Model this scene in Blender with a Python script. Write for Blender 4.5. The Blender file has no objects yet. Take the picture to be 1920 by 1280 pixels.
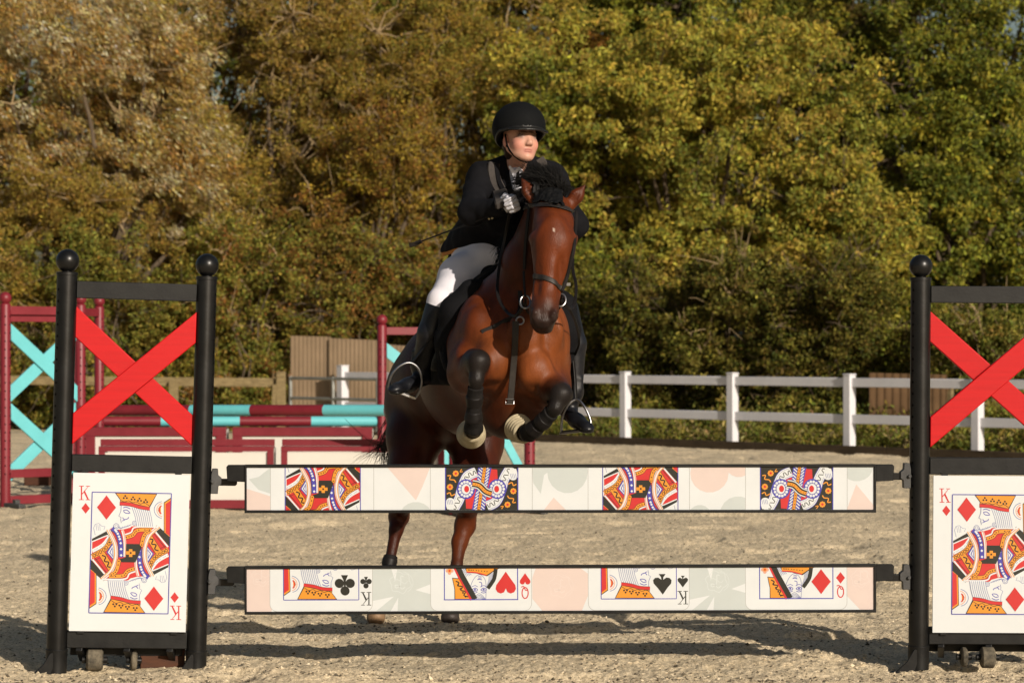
import bpy, math, random
import numpy as np
from mathutils import Vector, Matrix
random.seed(7); rng = np.random.default_rng(7)
R = math.radians
# ---------------------------------------------------------------- camera, light, exposure
F = 5004.0; CH = 1.45; HZ = 650.0        # focal length in photo pixels, camera height, horizon row
scene = bpy.context.scene
cd = bpy.data.cameras.new("camera"); cam = bpy.data.objects.new("camera", cd); scene.collection.objects.link(cam)
cam.location = (0, 0, CH); cam.rotation_euler = (R(90), 0, 0)
cd.sensor_width = 36; cd.lens = F / 1920 * 36; cd.shift_y = (HZ - 640) / 1920
cd.clip_start = 0.1; cd.clip_end = 2000
cd.dof.use_dof = True; cd.dof.focus_distance = 12.5; cd.dof.aperture_fstop = 5.4
scene.camera = cam
SUN_AZ = 31.0; SUN_EL = 22.0             # degrees right of straight behind the camera, and up
sdir = Vector((math.sin(R(SUN_AZ)) * math.cos(R(SUN_EL)), -math.cos(R(SUN_AZ)) * math.cos(R(SUN_EL)), math.sin(R(SUN_EL))))
w = bpy.data.worlds.new("World"); scene.world = w; w.use_nodes = True
nt = w.node_tree; sky = nt.nodes.new("ShaderNodeTexSky"); sky.sky_type = 'NISHITA'; sky.sun_disc = False
sky.sun_elevation = R(SUN_EL); sky.sun_rotation = math.atan2(sdir.x, sdir.y)
sky.air_density = 1.2; sky.dust_density = 2.5
nt.links.new(sky.outputs[0], nt.nodes["Background"].inputs[0]); nt.nodes["Background"].inputs[1].default_value = 0.05
ld = bpy.data.lights.new("sun", 'SUN'); ld.energy = 4.6; ld.angle = R(0.5); ld.color = (1.0, 0.89, 0.76)
sun = bpy.data.objects.new("sun", ld); scene.collection.objects.link(sun)
sun.rotation_euler = sdir.to_track_quat('Z', 'Y').to_euler(); sun.location = (8, -8, 10)
scene.view_settings.view_transform = 'Standard'; scene.view_settings.look = 'None'
scene.view_settings.exposure = 0.15; scene.view_settings.gamma = 1.0

# ---------------------------------------------------------------- helpers
COL = scene.collection
def P(px, py, D):
    return np.array(((px - 960) / F * D, D, CH - (py - HZ) / F * D))
def V3(p): return Vector((float(p[0]), float(p[1]), float(p[2])))
def tag(o, label=None, cat=None, group=None, kind=None):
    if label: o['label'] = label
    if cat: o['category'] = cat
    if group: o['group'] = group
    if kind: o['kind'] = kind
    return o
def empty(name, loc=(0, 0, 0), rot=(0, 0, 0)):
    o = bpy.data.objects.new(name, None); COL.objects.link(o); o.location = loc; o.rotation_euler = rot
    o.empty_display_size = 0.1
    return o
def copy_tree(o, parent=None):
    c = o.copy(); COL.objects.link(c)
    if parent is not None: c.parent = parent
    for ch in list(o.children): copy_tree(ch, c)
    return c
def npmesh(name, v, quads, mats, parent=None, smooth=True, midx=None, col=None, origin=None):
    """mesh from numpy arrays; quads may be (n,3) or (n,4)"""
    v = np.asarray(v, np.float32)
    if origin is not None: v = v - np.asarray(origin, np.float32)
    me = bpy.data.meshes.new(name); n = len(quads); k = quads.shape[1]
    me.vertices.add(len(v)); me.vertices.foreach_set("co", v.ravel())
    me.loops.add(n * k); me.loops.foreach_set("vertex_index", quads.astype(np.int32).ravel())
    me.polygons.add(n); me.polygons.foreach_set("loop_start", np.arange(0, n * k, k, dtype=np.int32))
    me.polygons.foreach_set("loop_total", np.full(n, k, np.int32))
    if midx is not None: me.polygons.foreach_set("material_index", np.asarray(midx, np.int32))
    me.polygons.foreach_set("use_smooth", np.full(n, smooth))
    for m in (mats if isinstance(mats, (list, tuple)) else [mats]): me.materials.append(m)
    if col is not None:
        a = me.color_attributes.new("Col", 'FLOAT_COLOR', 'POINT')
        c = np.ones((len(v), 4), np.float32); c[:, :3] = col; a.data.foreach_set("color", c.ravel())
    me.update(calc_edges=True); me.validate()
    o = bpy.data.objects.new(name, me); COL.objects.link(o)
    if parent is not None: o.parent = parent
    return o
class MB:
    def __init__(s): s.v = []; s.f = []; s.m = []; s.sm = []; s.mats = []
    def mi(s, m):
        if m not in s.mats: s.mats.append(m)
        return s.mats.index(m)
    def add(s, vs, fs, mat, smooth=False):
        b = len(s.v); s.v += [tuple(map(float, x)) for x in vs]; k = s.mi(mat)
        for f in fs: s.f.append([b + i for i in f]); s.m.append(k); s.sm.append(smooth)
    def box(s, c, size, mat, M=None):
        x, y, z = [a / 2 for a in size]
        vs = [Vector((sx * x, sy * y, sz * z)) for sx in (-1, 1) for sy in (-1, 1) for sz in (-1, 1)]
        if M is not None: vs = [M @ q for q in vs]
        vs = [q + Vector(c) for q in vs]
        s.add(vs, [(0, 1, 3, 2), (4, 6, 7, 5), (0, 4, 5, 1), (2, 3, 7, 6), (0, 2, 6, 4), (1, 5, 7, 3)], mat)
    def beam(s, a, b, wd, th, mat, up=Vector((0, 0, 1))):
        """rectangular bar from a to b; wd measured along 'up'-ish, th along the other"""
        a, b = Vector(a), Vector(b); d = b - a; L = d.length; d.normalize()
        side = d.cross(up); side.normalize(); u2 = side.cross(d)
        M = Matrix((d, side, u2)).transposed()
        s.box((a + b) / 2, (L, th, wd), mat, M)
    def tube(s, pts, rad, mat, n=12, caps=True, flat=1.0, closed=False):
        pts = [Vector(p) for p in pts]; N = len(pts)
        if not hasattr(rad, '__len__'): rad = [rad] * N
        vs = []; ref = None
        for i, p in enumerate(pts):
            if closed: t = pts[(i + 1) % N] - pts[i - 1]
            else: t = pts[min(i + 1, N - 1)] - pts[max(i - 1, 0)]
            t.normalize()
            if ref is None:
                ref = Vector((0, 0, 1)) if abs(t.z) < 0.9 else Vector((1, 0, 0))
            a = ref - t * ref.dot(t)
            if a.length < 1e-4: a = t.orthogonal()
            a.normalize(); b = t.cross(a); ref = a
            for k in range(n):
                an = 2 * math.pi * k / n
                vs.append(p + (a * math.cos(an) * flat + b * math.sin(an)) * rad[i])
        fs = []
        for i in range(N if closed else N - 1):
            j = (i + 1) % N
            for k in range(n): fs.append((i * n + k, i * n + (k + 1) % n, j * n + (k + 1) % n, j * n + k))
        if caps and not closed: fs += [tuple(range(n))[::-1], tuple((N - 1) * n + k for k in range(n))]
        s.add(vs, fs, mat, True)
    def lathe(s, c, prof, mat, n=24, axis='Z', M=None):
        """prof = [(r, h)...]"""
        vs = []; fs = []
        for r, h in prof:
            for k in range(n):
                a = 2 * math.pi * k / n; q = Vector((r * math.cos(a), r * math.sin(a), h))
                if axis == 'Y': q = Vector((q.x, q.z, q.y))
                if axis == 'X': q = Vector((q.z, q.x, q.y))
                if M is not None: q = M @ q
                vs.append(q + Vector(c))
        for i in range(len(prof) - 1):
            for k in range(n): fs.append((i * n + k, i * n + (k + 1) % n, (i + 1) * n + (k + 1) % n, (i + 1) * n + k))
        fs += [tuple(range(n))[::-1], tuple((len(prof) - 1) * n + k for k in range(n))]
        s.add(vs, fs, mat, True)
    def sphere(s, c, r, mat, n=24):
        prof = [(max(1e-4, r * math.sin(math.pi * i / 14)), -r * math.cos(math.pi * i / 14)) for i in range(15)]
        s.lathe(c, prof, mat, n)
    def prism(s, poly, y0, y1, mat, M=None):
        """poly in (x,z), extruded along y"""
        n = len(poly); vs = [Vector((p[0], y0, p[1])) for p in poly] + [Vector((p[0], y1, p[1])) for p in poly]
        if M is not None: vs = [M @ q for q in vs]
        fs = [tuple(range(n)), tuple(range(n, 2 * n))[::-1]] + [(i, (i + 1) % n, n + (i + 1) % n, n + i)[::-1] for i in range(n)]
        s.add(vs, fs, mat)
    def build(s, name, parent=None, bevel=0, origin=None, sharp=40):
        me = bpy.data.meshes.new(name)
        vs = s.v if origin is None else [(a - origin[0], b - origin[1], c - origin[2]) for a, b, c in s.v]
        me.from_pydata(vs, [], s.f)
        for m in s.mats: me.materials.append(m)
        me.polygons.foreach_set("material_index", s.m); me.polygons.foreach_set("use_smooth", s.sm)
        me.update()
        try: me.set_sharp_from_angle(angle=R(sharp))
        except Exception: pass
        o = bpy.data.objects.new(name, me); COL.objects.link(o)
        if parent is not None: o.parent = parent
        if bevel:
            b = o.modifiers.new("bevel", 'BEVEL'); b.width = bevel; b.segments = 2; b.limit_method = 'ANGLE'
        return o
# ---------------------------------------------------------------- noise
def _h(ix, iy, iz, seed):
    n = (ix.astype(np.int64) * 374761393 + iy.astype(np.int64) * 668265263 + iz.astype(np.int64) * 2147483647 + seed * 1274126177) & 0xffffffff
    n = ((n ^ (n >> 13)) * 1274126177) & 0xffffffff
    return ((n ^ (n >> 16)) & 0xffff).astype(np.float32) / 65535.0
def vnoise(x, y, z=None, seed=0):
    if z is None: z = np.zeros_like(x)
    ix, iy, iz = np.floor(x), np.floor(y), np.floor(z)
    fx, fy, fz = x - ix, y - iy, z - iz
    fx = fx * fx * (3 - 2 * fx); fy = fy * fy * (3 - 2 * fy); fz = fz * fz * (3 - 2 * fz)
    r = 0
    for a in (0, 1):
        for b in (0, 1):
            for c in (0, 1):
                r = r + _h(ix + a, iy + b, iz + c, seed) * (fx if a else 1 - fx) * (fy if b else 1 - fy) * (fz if c else 1 - fz)
    return r
def fbm(x, y, z=None, oct=4, seed=0):
    s = 0; a = 0.5; t = 0
    for i in range(oct):
        s = s + a * vnoise(x * 2 ** i, y * 2 ** i, None if z is None else z * 2 ** i, seed + i * 17); t += a; a *= 0.55
    return s / t
def limb_tubes(paths, n=5):
    """paths: list of (pts, r0, r1) -> verts, quads"""
    V, Q = [], []; base = 0
    for pts, r0, r1 in paths:
        pts = np.asarray(pts, float); m = len(pts); t = np.gradient(pts, axis=0); t /= np.linalg.norm(t, axis=1)[:, None] + 1e-9
        ref = np.array([0.3, 1, 0.1]); a = np.cross(t, ref); a /= np.linalg.norm(a, axis=1)[:, None] + 1e-9; b = np.cross(t, a)
        r = np.linspace(r0, r1, m)[:, None, None]; an = np.arange(n) * 2 * np.pi / n
        ring = pts[:, None] + (a[:, None] * np.cos(an)[None, :, None] + b[:, None] * np.sin(an)[None, :, None]) * r
        V.append(ring.reshape(-1, 3)); i = np.arange(m - 1)[:, None] * n; k = np.arange(n)[None]
        q = np.stack([i + k, i + (k + 1) % n, i + n + (k + 1) % n, i + n + k], -1).reshape(-1, 4); Q.append(q + base); base += m * n
    return np.concatenate(V), np.concatenate(Q)
def wob(a, b, m, amp, r):
    t = np.linspace(0, 1, m)[:, None]; p = a * (1 - t) + b * t
    w = r.normal(0, amp, (m, 3)).cumsum(0) ; w -= w[0] * (1 - t) + w[-1] * t
    return p + w
# ---------------------------------------------------------------- materials
def mat(name, col, rough=0.6, spec=0.4, var=0.0, vscale=30, bump=0.0, bscale=200, metal=0, sheen=0, stretch=None, col2=None, dirt=0, coat=0):
    m = bpy.data.materials.new(name); m.use_nodes = True; t = m.node_tree; b = t.nodes["Principled BSDF"]
    b.inputs["Roughness"].default_value = rough; b.inputs["Specular IOR Level"].default_value = spec
    b.inputs["Metallic"].default_value = metal; b.inputs["Base Color"].default_value = (*col, 1)
    if sheen: b.inputs["Sheen Weight"].default_value = sheen
    if coat: b.inputs["Coat Weight"].default_value = coat; b.inputs["Coat Roughness"].default_value = 0.15
    tc = t.nodes.new("ShaderNodeTexCoord"); mp = t.nodes.new("ShaderNodeMapping")
    t.links.new(tc.outputs["Object"], mp.inputs[0])
    if stretch: mp.inputs["Scale"].default_value = stretch
    if var or col2:
        nz = t.nodes.new("ShaderNodeTexNoise"); nz.inputs["Scale"].default_value = vscale; nz.inputs["Detail"].default_value = 6
        nz.inputs["Roughness"].default_value = 0.65
        t.links.new(mp.outputs[0], nz.inputs["Vector"])
        rp = t.nodes.new("ShaderNodeValToRGB"); rp.color_ramp.elements[0].position = 0.3; rp.color_ramp.elements[1].position = 0.7
        c2 = col2 if col2 else tuple(min(1, c * (1 + var)) for c in col); c1 = tuple(c * (1 - var) for c in col)
        rp.color_ramp.elements[0].color = (*c1, 1); rp.color_ramp.elements[1].color = (*c2, 1)
        t.links.new(nz.outputs[0], rp.inputs[0]); t.links.new(rp.outputs[0], b.inputs["Base Color"])
        mr = t.nodes.new("ShaderNodeMapRange"); mr.inputs[3].default_value = rough * 0.8; mr.inputs[4].default_value = min(1, rough * 1.25)
        t.links.new(nz.outputs[0], mr.inputs[0]); t.links.new(mr.outputs[0], b.inputs["Roughness"])
    if bump:
        n2 = t.nodes.new("ShaderNodeTexNoise"); n2.inputs["Scale"].default_value = bscale; n2.inputs["Detail"].default_value = 4
        t.links.new(mp.outputs[0], n2.inputs["Vector"])
        bp = t.nodes.new("ShaderNodeBump"); bp.inputs["Strength"].default_value = bump; bp.inputs["Distance"].default_value = 0.01
        t.links.new(n2.outputs[0], bp.inputs["Height"]); t.links.new(bp.outputs[0], b.inputs["Normal"])
    return m
def attr_mat(name, rough=0.5, spec=0.3, var=0.15, vscale=60, bump=0.1, bscale=300, stretch=None, sheen=0, transl=0, coat=0):
    m = bpy.data.materials.new(name); m.use_nodes = True; t = m.node_tree; b = t.nodes["Principled BSDF"]
    b.inputs["Roughness"].default_value = rough; b.inputs["Specular IOR Level"].default_value = spec
    if sheen: b.inputs["Sheen Weight"].default_value = sheen
    if coat: b.inputs["Coat Weight"].default_value = coat; b.inputs["Coat Roughness"].default_value = 0.3
    at = t.nodes.new("ShaderNodeVertexColor"); at.layer_name = "Col"
    out = at.outputs[0]
    if var:
        tc = t.nodes.new("ShaderNodeTexCoord"); mp = t.nodes.new("ShaderNodeMapping"); t.links.new(tc.outputs["Object"], mp.inputs[0])
        if stretch: mp.inputs["Scale"].default_value = stretch
        nz = t.nodes.new("ShaderNodeTexNoise"); nz.inputs["Scale"].default_value = vscale; nz.inputs["Detail"].default_value = 5
        t.links.new(mp.outputs[0], nz.inputs["Vector"])
        mr = t.nodes.new("ShaderNodeMapRange"); mr.inputs[1].default_value = 0.25; mr.inputs[2].default_value = 0.75
        mr.inputs[3].default_value = 1 - var; mr.inputs[4].default_value = 1 + var
        t.links.new(nz.outputs[0], mr.inputs[0])
        mx = t.nodes.new("ShaderNodeVectorMath"); mx.operation = 'SCALE'
        t.links.new(out, mx.inputs[0]); t.links.new(mr.outputs[0], mx.inputs[3]); out = mx.outputs[0]
        if bump:
            n2 = t.nodes.new("ShaderNodeTexNoise"); n2.inputs["Scale"].default_value = bscale; n2.inputs["Detail"].default_value = 4
            t.links.new(mp.outputs[0], n2.inputs["Vector"])
            bp = t.nodes.new("ShaderNodeBump"); bp.inputs["Strength"].default_value = bump; bp.inputs["Distance"].default_value = 0.01
            t.links.new(n2.outputs[0], bp.inputs["Height"]); t.links.new(bp.outputs[0], b.inputs["Normal"])
    t.links.new(out, b.inputs["Base Color"])
    if transl:
        tr = t.nodes.new("ShaderNodeBsdfTranslucent"); ms = t.nodes.new("ShaderNodeMixShader"); ms.inputs[0].default_value = transl
        t.links.new(out, tr.inputs[0]); t.links.new(b.outputs[0], ms.inputs[1]); t.links.new(tr.outputs[0], ms.inputs[2])
        t.links.new(ms.outputs[0], t.nodes["Material Output"].inputs[0])
    return m
M_black = mat("black_plastic", (0.006, 0.006, 0.006), 0.33, 0.35, var=0.35, vscale=9, bump=0.03, bscale=60)
M_blackm = mat("black_metal", (0.0055, 0.0055, 0.006), 0.45, 0.25, var=0.3, vscale=12, bump=0.04, bscale=90, col2=(0.011, 0.011, 0.010))
M_dark = mat("hole_dark", (0.002, 0.002, 0.002), 0.9, 0.1)
M_red = mat("red_board", (0.44, 0.004, 0.006), 0.45, 0.22, var=0.10, vscale=4, bump=0.10, bscale=50, stretch=(0.6, 1, 14))
M_grey = mat("grey_plastic", (0.045, 0.045, 0.045), 0.5, 0.4, var=0.3, vscale=20, bump=0.08)
M_panel = mat("panel_white", (0.55, 0.575, 0.585), 0.35, 0.4, var=0.03, vscale=3)
# ---------------------------------------------------------------- playing-card print (flat shapes, one mesh per printed panel)
def flat(name, c, r=0.38): return mat(name, c, r, 0.4, var=0.03, vscale=6)
INK = {
 'w': flat("print_white", (0.55, 0.575, 0.585)), 'c': flat("print_cream", (0.56, 0.55, 0.49)), 'r': flat("print_red", (0.46, 0.025, 0.025)),
 'o': flat("print_orange", (0.60, 0.235, 0.025)), 'k': flat("print_black", (0.018, 0.018, 0.014)), 'b': flat("print_blue", (0.055, 0.05, 0.30)),
 'g': flat("print_line_grey", (0.16, 0.18, 0.32)), 'p': flat("print_pink", (0.55, 0.455, 0.42)), 'e': flat("print_pale_green", (0.43, 0.468, 0.462)),
 's': flat("print_salmon", (0.55, 0.28, 0.2)), 'l': flat("print_edge", (0.33, 0.33, 0.32)), 'q': flat("print_emblem_pink", (0.57, 0.49, 0.46)),
 'h': flat("print_emblem_green", (0.49, 0.53, 0.53))}
def clip(poly, r):
    x0, z0, x1, z1 = r
    for ax, lim, sgn in ((0, x0, 1), (0, x1, -1), (1, z0, 1), (1, z1, -1)):
        out = []
        for i in range(len(poly)):
            a, b = poly[i - 1], poly[i]
            da, db = sgn * (a[ax] - lim), sgn * (b[ax] - lim)
            if (da >= 0) != (db >= 0):
                t = da / (da - db); out.append((a[0] + (b[0] - a[0]) * t, a[1] + (b[1] - a[1]) * t))
            if db >= 0: out.append(b)
        poly = out
        if len(poly) < 3: return []
    return poly
def spline(p, n=6, closed=False):
    out = []; N = len(p)
    for i in range(N if closed else N - 1):
        if closed: q = [p[(i - 1) % N], p[i], p[(i + 1) % N], p[(i + 2) % N]]
        else: q = [p[max(i - 1, 0)], p[i], p[i + 1], p[min(i + 2, N - 1)]]
        for k in range(n):
            t = k / n
            out.append(tuple(0.5 * (2 * q[1][a] + (q[2][a] - q[0][a]) * t + (2 * q[0][a] - 5 * q[1][a] + 4 * q[2][a] - q[3][a]) * t * t
                       + (3 * q[1][a] - q[0][a] - 3 * q[2][a] + q[3][a]) * t ** 3) for a in range(len(p[0]))))
    if not closed: out.append(tuple(p[-1]))
    return out
class Art:
    """2-D drawing; T maps drawing coordinates (y down) to panel metres (x right, z up)"""
    def __init__(s): s.items = []; s.T = lambda p: p; s.clipr = None; s.layer = 0
    def poly(s, pts, c, cl=None):
        q = [s.T(p) for p in pts]
        if s.clipr: q = clip(q, s.clipr)
        if cl: q = clip(q, cl)
        if len(q) >= 3:
            s.layer += 1; s.items.append((q, c, s.layer))
    def strokes(s, pts, wd, c, sm=0, closed=False):
        if sm: pts = spline(pts, sm, closed)
        if closed and pts[0] != pts[-1]: pts = list(pts) + [pts[0]]
        L = s.layer + 1; N = len(pts); off = []
        for i in range(N):
            if closed: a, b = pts[(i - 1) if i > 0 else N - 2], pts[(i + 1) if i < N - 1 else 1]
            else: a, b = pts[max(i - 1, 0)], pts[min(i + 1, N - 1)]
            dx, dy = b[0] - a[0], b[1] - a[1]; l = math.hypot(dx, dy) or 1
            off.append((-dy / l * wd / 2, dx / l * wd / 2))
        for i in range(N - 1):
            s.layer = L - 1
            a, b = pts[i], pts[i + 1]; oa, ob = off[i], off[i + 1]
            s.poly([(a[0] + oa[0], a[1] + oa[1]), (b[0] + ob[0], b[1] + ob[1]), (b[0] - ob[0], b[1] - ob[1]), (a[0] - oa[0], a[1] - oa[1])], c)
        s.layer = L
    def disc(s, x, y, r, c, ry=None, n=18, a0=0, a1=360):
        ry = ry or r
        s.poly([(x + r * math.cos(R(a0 + (a1 - a0) * i / n)), y + ry * math.sin(R(a0 + (a1 - a0) * i / n))) for i in range(n + (a1 - a0 < 360))], c)
    def dots(s, pts, n, r, c, k=4, same=True):
        P2 = spline(pts, 10); L = s.layer
        for i in range(n):
            q = P2[int((i + 0.5) / n * (len(P2) - 1))]
            s.disc(q[0], q[1], r, c, n=k)
            if same: s.layer = L
        s.layer = L + 1
    def mesh(s, mb, y0=0.0, dz=0.00005):
        """flat inks stacked as few times as they overlap, like a screen print"""
        groups = {}
        for q, c, L in s.items:
            ar = sum(q[i - 1][0] * q[i][1] - q[i][0] * q[i - 1][1] for i in range(len(q)))
            if abs(ar) < 1e-9: continue
            groups.setdefault(L, []).append((q if ar > 0 else q[::-1], c))
        done = []                                                       # (x0, z0, x1, z1, level)
        for L in sorted(groups):
            bb = [(min(p[0] for p in q), min(p[1] for p in q), max(p[0] for p in q), max(p[1] for p in q)) for q, c in groups[L]]
            arr = np.array(done) if done else np.zeros((0, 5)); lev = 0
            for x0, z0, x1, z1 in bb:
                hit = (arr[:, 0] < x1) & (arr[:, 2] > x0) & (arr[:, 1] < z1) & (arr[:, 3] > z0)
                if hit.any(): lev = max(lev, arr[hit, 4].max())
            lev += 1; done += [(*r, lev) for r in bb]
            for i, (q, c) in enumerate(groups[L]):
                y = y0 - lev * dz - (i % 3) * dz * 0.25
                mb.add([(p[0], y, p[1]) for p in q], [tuple(range(len(q)))], INK[c])
def pip(A, suit, x, y, s, c=None, up=1):
    """suit symbol of half-height s, centred"""
    c = c or ('r' if suit in 'DH' else 'k')
    f = lambda pts: [(x + px * s, y + py * s * up) for px, py in pts]
    if suit == 'D': A.poly(f([(0, -1), (0.40, -0.47), (0.78, 0), (0.40, 0.47), (0, 1), (-0.40, 0.47), (-0.78, 0), (-0.40, -0.47)]), c)
    if suit == 'H':
        A.poly(f([(0, 1), (-0.45, 0.35), (-0.85, -0.2), (-0.92, -0.55), (-0.75, -0.85), (-0.45, -0.97), (-0.15, -0.85), (0, -0.5), (0.15, -0.85), (0.45, -0.97), (0.75, -0.85), (0.92, -0.55), (0.85, -0.2), (0.45, 0.35)]), c)
    if suit == 'S':
        A.poly(f([(0, -1), (0.45, -0.38), (0.85, 0.08), (0.9, 0.4), (0.7, 0.62), (0.4, 0.66), (0.1, 0.45), (-0.1, 0.45), (-0.4, 0.66), (-0.7, 0.62), (-0.9, 0.4), (-0.85, 0.08), (-0.45, -0.38)]), c)
        A.poly(f([(-0.06, 0.3), (0.06, 0.3), (0.12, 0.7), (0.34, 1), (-0.34, 1), (-0.12, 0.7)]), c)
    if suit == 'C':
        L = A.layer
        for dx, dy in ((0, -0.53), (-0.53, 0.2), (0.53, 0.2)):
            A.layer = L; A.disc(x + dx * s, y + dy * s * up, 0.45 * s, c)
        A.poly(f([(-0.08, -0.2), (0.08, -0.2), (0.12, 0.5), (0.34, 1), (-0.34, 1), (-0.12, 0.5)]), c)
def letter(A, ch, x, y, h, c, rot=False):
    """serif K / Q of height h centred at x,y"""
    s = h / 2; g = -1 if rot else 1
    f = lambda pts: [(x + px * s * g, y + py * s * g) for px, py in pts]
    if ch == 'K':
        A.poly(f([(-0.52, -0.9), (-0.34, -0.9), (-0.34, 0.9), (-0.52, 0.9)]), c)
        for u in ((-0.78, -1), (-0.78, 0.9)): A.poly(f([(u[0], u[1]), (-0.1, u[1]), (-0.1, u[1] + 0.1), (u[0], u[1] + 0.1)]), c)
        A.poly(f([(0.46, -0.9), (0.54, -0.9), (-0.3, 0.22), (-0.36, 0.08)]), c)
        A.poly(f([(-0.14, -0.12), (0.05, -0.32), (0.60, 0.9), (0.38, 0.9)]), c)
        for u in ((0.18, -1, 0.76), (0.16, 0.9, 0.80)): A.poly(f([(u[0], u[1]), (u[2], u[1]), (u[2], u[1] + 0.1), (u[0], u[1] + 0.1)]), c)
    else:
        A.strokes(f([(0.46 * math.cos(R(a)), -0.02 + 0.82 * math.sin(R(a))) for a in range(0, 361, 20)]), 0.17 * s, c)
        A.strokes(f([(-0.30, 0.42), (-0.05, 0.40), (0.2, 0.95), (0.58, 0.85)]), 0.15 * s, c, sm=3)
KO = (237, 88)
def king(A, suit, base_T, clipr):
    A.clipr = clipr; W, H = 673.0, 1030.0
    def U(p): x, y = p; return (x - 237 + 0.028 * (y - 88), y - 88)
    up = lambda p: base_T(U(p)); dn = lambda p: base_T((W - U(p)[0], H - U(p)[1]))
    A.T = base_T
    A.poly([(0, 0), (W, 0), (W, H), (0, H)], 'w')
    A.T = up
    A.poly([(237, 492), (380, 410), (400, 392), (600, 372), (795, 372), (895, 455), (895, 700), (745, 795), (725, 805), (530, 838), (325, 838), (232, 765)], 'r')
    L0 = A.layer
    for T in (up, dn):
        A.T = T; A.layer = L0
        A.poly([(234, 487), (375, 410), (400, 436), (234, 508)], 'k')
        A.strokes([(234, 512), (330, 470), (405, 440)], 9, 'w')
        A.strokes([(392, 452), (330, 535), (236, 592)], 30, 'w', 4); A.dots([(392, 452), (330, 535), (236, 592)], 14, 4, 'g')
        A.strokes([(408, 455), (355, 560), (236, 640)], 46, 'k', 5)
        A.strokes([(408, 455), (355, 560), (236, 640)], 38, 'o', 5)
        A.dots([(408, 455), (355, 560), (236, 640)], 9, 15, 'k', 8); A.dots([(408, 455), (355, 560), (236, 640)], 9, 9, 'o', 8)
        A.strokes([(425, 470), (375, 590), (234, 668)], 15, 'r', 5)
        A.strokes([(433, 478), (384, 598), (234, 678)], 4, 'k', 5)
        # right shoulder stripes
        A.poly([(798, 372), (895, 452), (895, 545), (768, 402)], 'k')
        A.strokes([(760, 402), (880, 545)], 14, 'w'); A.strokes([(745, 412), (862, 560)], 5, 'k')
        A.strokes([(712, 452), (800, 592)], 58, 'k'); A.strokes([(712, 452), (800, 592)], 50, 'o')
        A.strokes([(720, 480), (752, 486), (742, 522), (778, 530), (768, 566), (800, 580)], 12, 'k', 4)
        A.poly([(413, 512), (357, 600), (428, 680), (445, 600)], 'b'); A.poly([(413, 530), (369, 600), (424, 664)], 'w')
        A.poly([(408, 552), (382, 600), (414, 642)], 'b'); A.poly([(404, 572), (391, 600), (408, 626)], 'w')
        # arcs
        A.strokes([(800, 376), (728, 440), (692, 520), (680, 603), (694, 690), (748, 798)], 40, 'k', 6)
        A.strokes([(800, 376), (728, 440), (692, 520), (680, 603), (694, 690), (748, 798)], 34, 'w', 6)
        A.strokes([(790, 378), (720, 440), (682, 520), (670, 603), (684, 690), (738, 798)], 10, 's', 6)
        A.strokes([(812, 378), (740, 446), (704, 522), (692, 603), (704, 690), (758, 798)], 7, 'o', 6)
        # collar bands
        A.strokes([(522, 470), (580, 450), (622, 408), (740, 402)], 36, 'k', 4); A.strokes([(522, 470), (580, 450), (622, 408), (740, 402)], 29, 'o', 4)
        A.dots([(522, 470), (580, 450), (622, 408), (740, 402)], 9, 7, 'k')
        A.strokes([(722, 412), (678, 450), (652, 545)], 36, 'k', 4); A.strokes([(722, 412), (678, 450), (652, 545)], 29, 'o', 4)
        A.dots([(722, 412), (678, 450), (652, 545)], 6, 7, 'k')
        A.strokes([(516, 446), (568, 425), (604, 381), (790, 377)], 12, 'w', 4)
        # blue band with white diamonds
        A.strokes([(404, 394), (450, 435), (476, 520), (482, 640)], 44, 'k', 5); A.strokes([(404, 394), (450, 435), (476, 520), (482, 640)], 38, 'b', 5)
        A.dots([(430, 405), (456, 445), (478, 520), (482, 640)], 8, 12, 'w')
        A.strokes([(492, 408), (508, 470), (514, 545), (512, 636)], 22, 'w', 5); A.strokes([(496, 408), (512, 470), (518, 545), (516, 636)], 9, 's', 5)
    A.T = up
    A.poly([(524, 525), (635, 525), (657, 552), (604, 682), (485, 682), (468, 655), (520, 640)], 'k')
    A.poly([(523, 588), (602, 588), (602, 616), (523, 616)], 'o'); A.poly([(548, 570), (577, 570), (577, 636), (548, 636)], 'o')
    A.poly([(555, 594), (570, 594), (570, 610), (555, 610)], 'k')
    L1 = A.layer
    for T in (up, dn):
        A.T = T; A.layer = L1
        A.poly([(845, 165), (908, 122), (898, 470), (845, 425)], 'k'); A.poly([(850, 170), (904, 133), (896, 460), (850, 420)], 'o')
        A.poly([(860, 178), (904, 148), (896, 455), (860, 425)], 'r')
        A.disc(842, 230, 82, 'g', 76, 16, 100, 260); A.disc(842, 230, 76, 'w', 70, 16, 100, 260); A.disc(842, 230, 60, 's', 62, 16, 100, 260)
        A.disc(842, 230, 53, 'w', 55, 16, 100, 260); A.disc(842, 230, 44, 'o', 46, 16, 120, 240); A.dots([(822, 195), (806, 230), (822, 265)], 7, 7, 'r', 6); A.dots([(812, 200), (796, 230), (812, 260)], 5, 4, 'k')
        # head
        A.poly([(483, 196), (480, 245), (462, 288), (482, 300), (478, 318), (482, 352), (430, 352), (420, 380), (445, 405), (500, 402), (560, 385), (606, 340), (590, 215)], 'w')
        A.strokes([(483, 198), (480, 245), (462, 288), (482, 300), (478, 318), (484, 345)], 5, 'g')
        A.strokes([(498, 218), (525, 212), (560, 226)], 7, 'b', 4); A.strokes([(500, 240), (530, 236), (556, 262), (520, 262), (502, 246)], 7, 'b', 3)
        A.strokes([(494, 300), (510, 318), (540, 308), (545, 296)], 7, 'b', 4); A.strokes([(490, 330), (512, 322)], 6, 'b')
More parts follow.
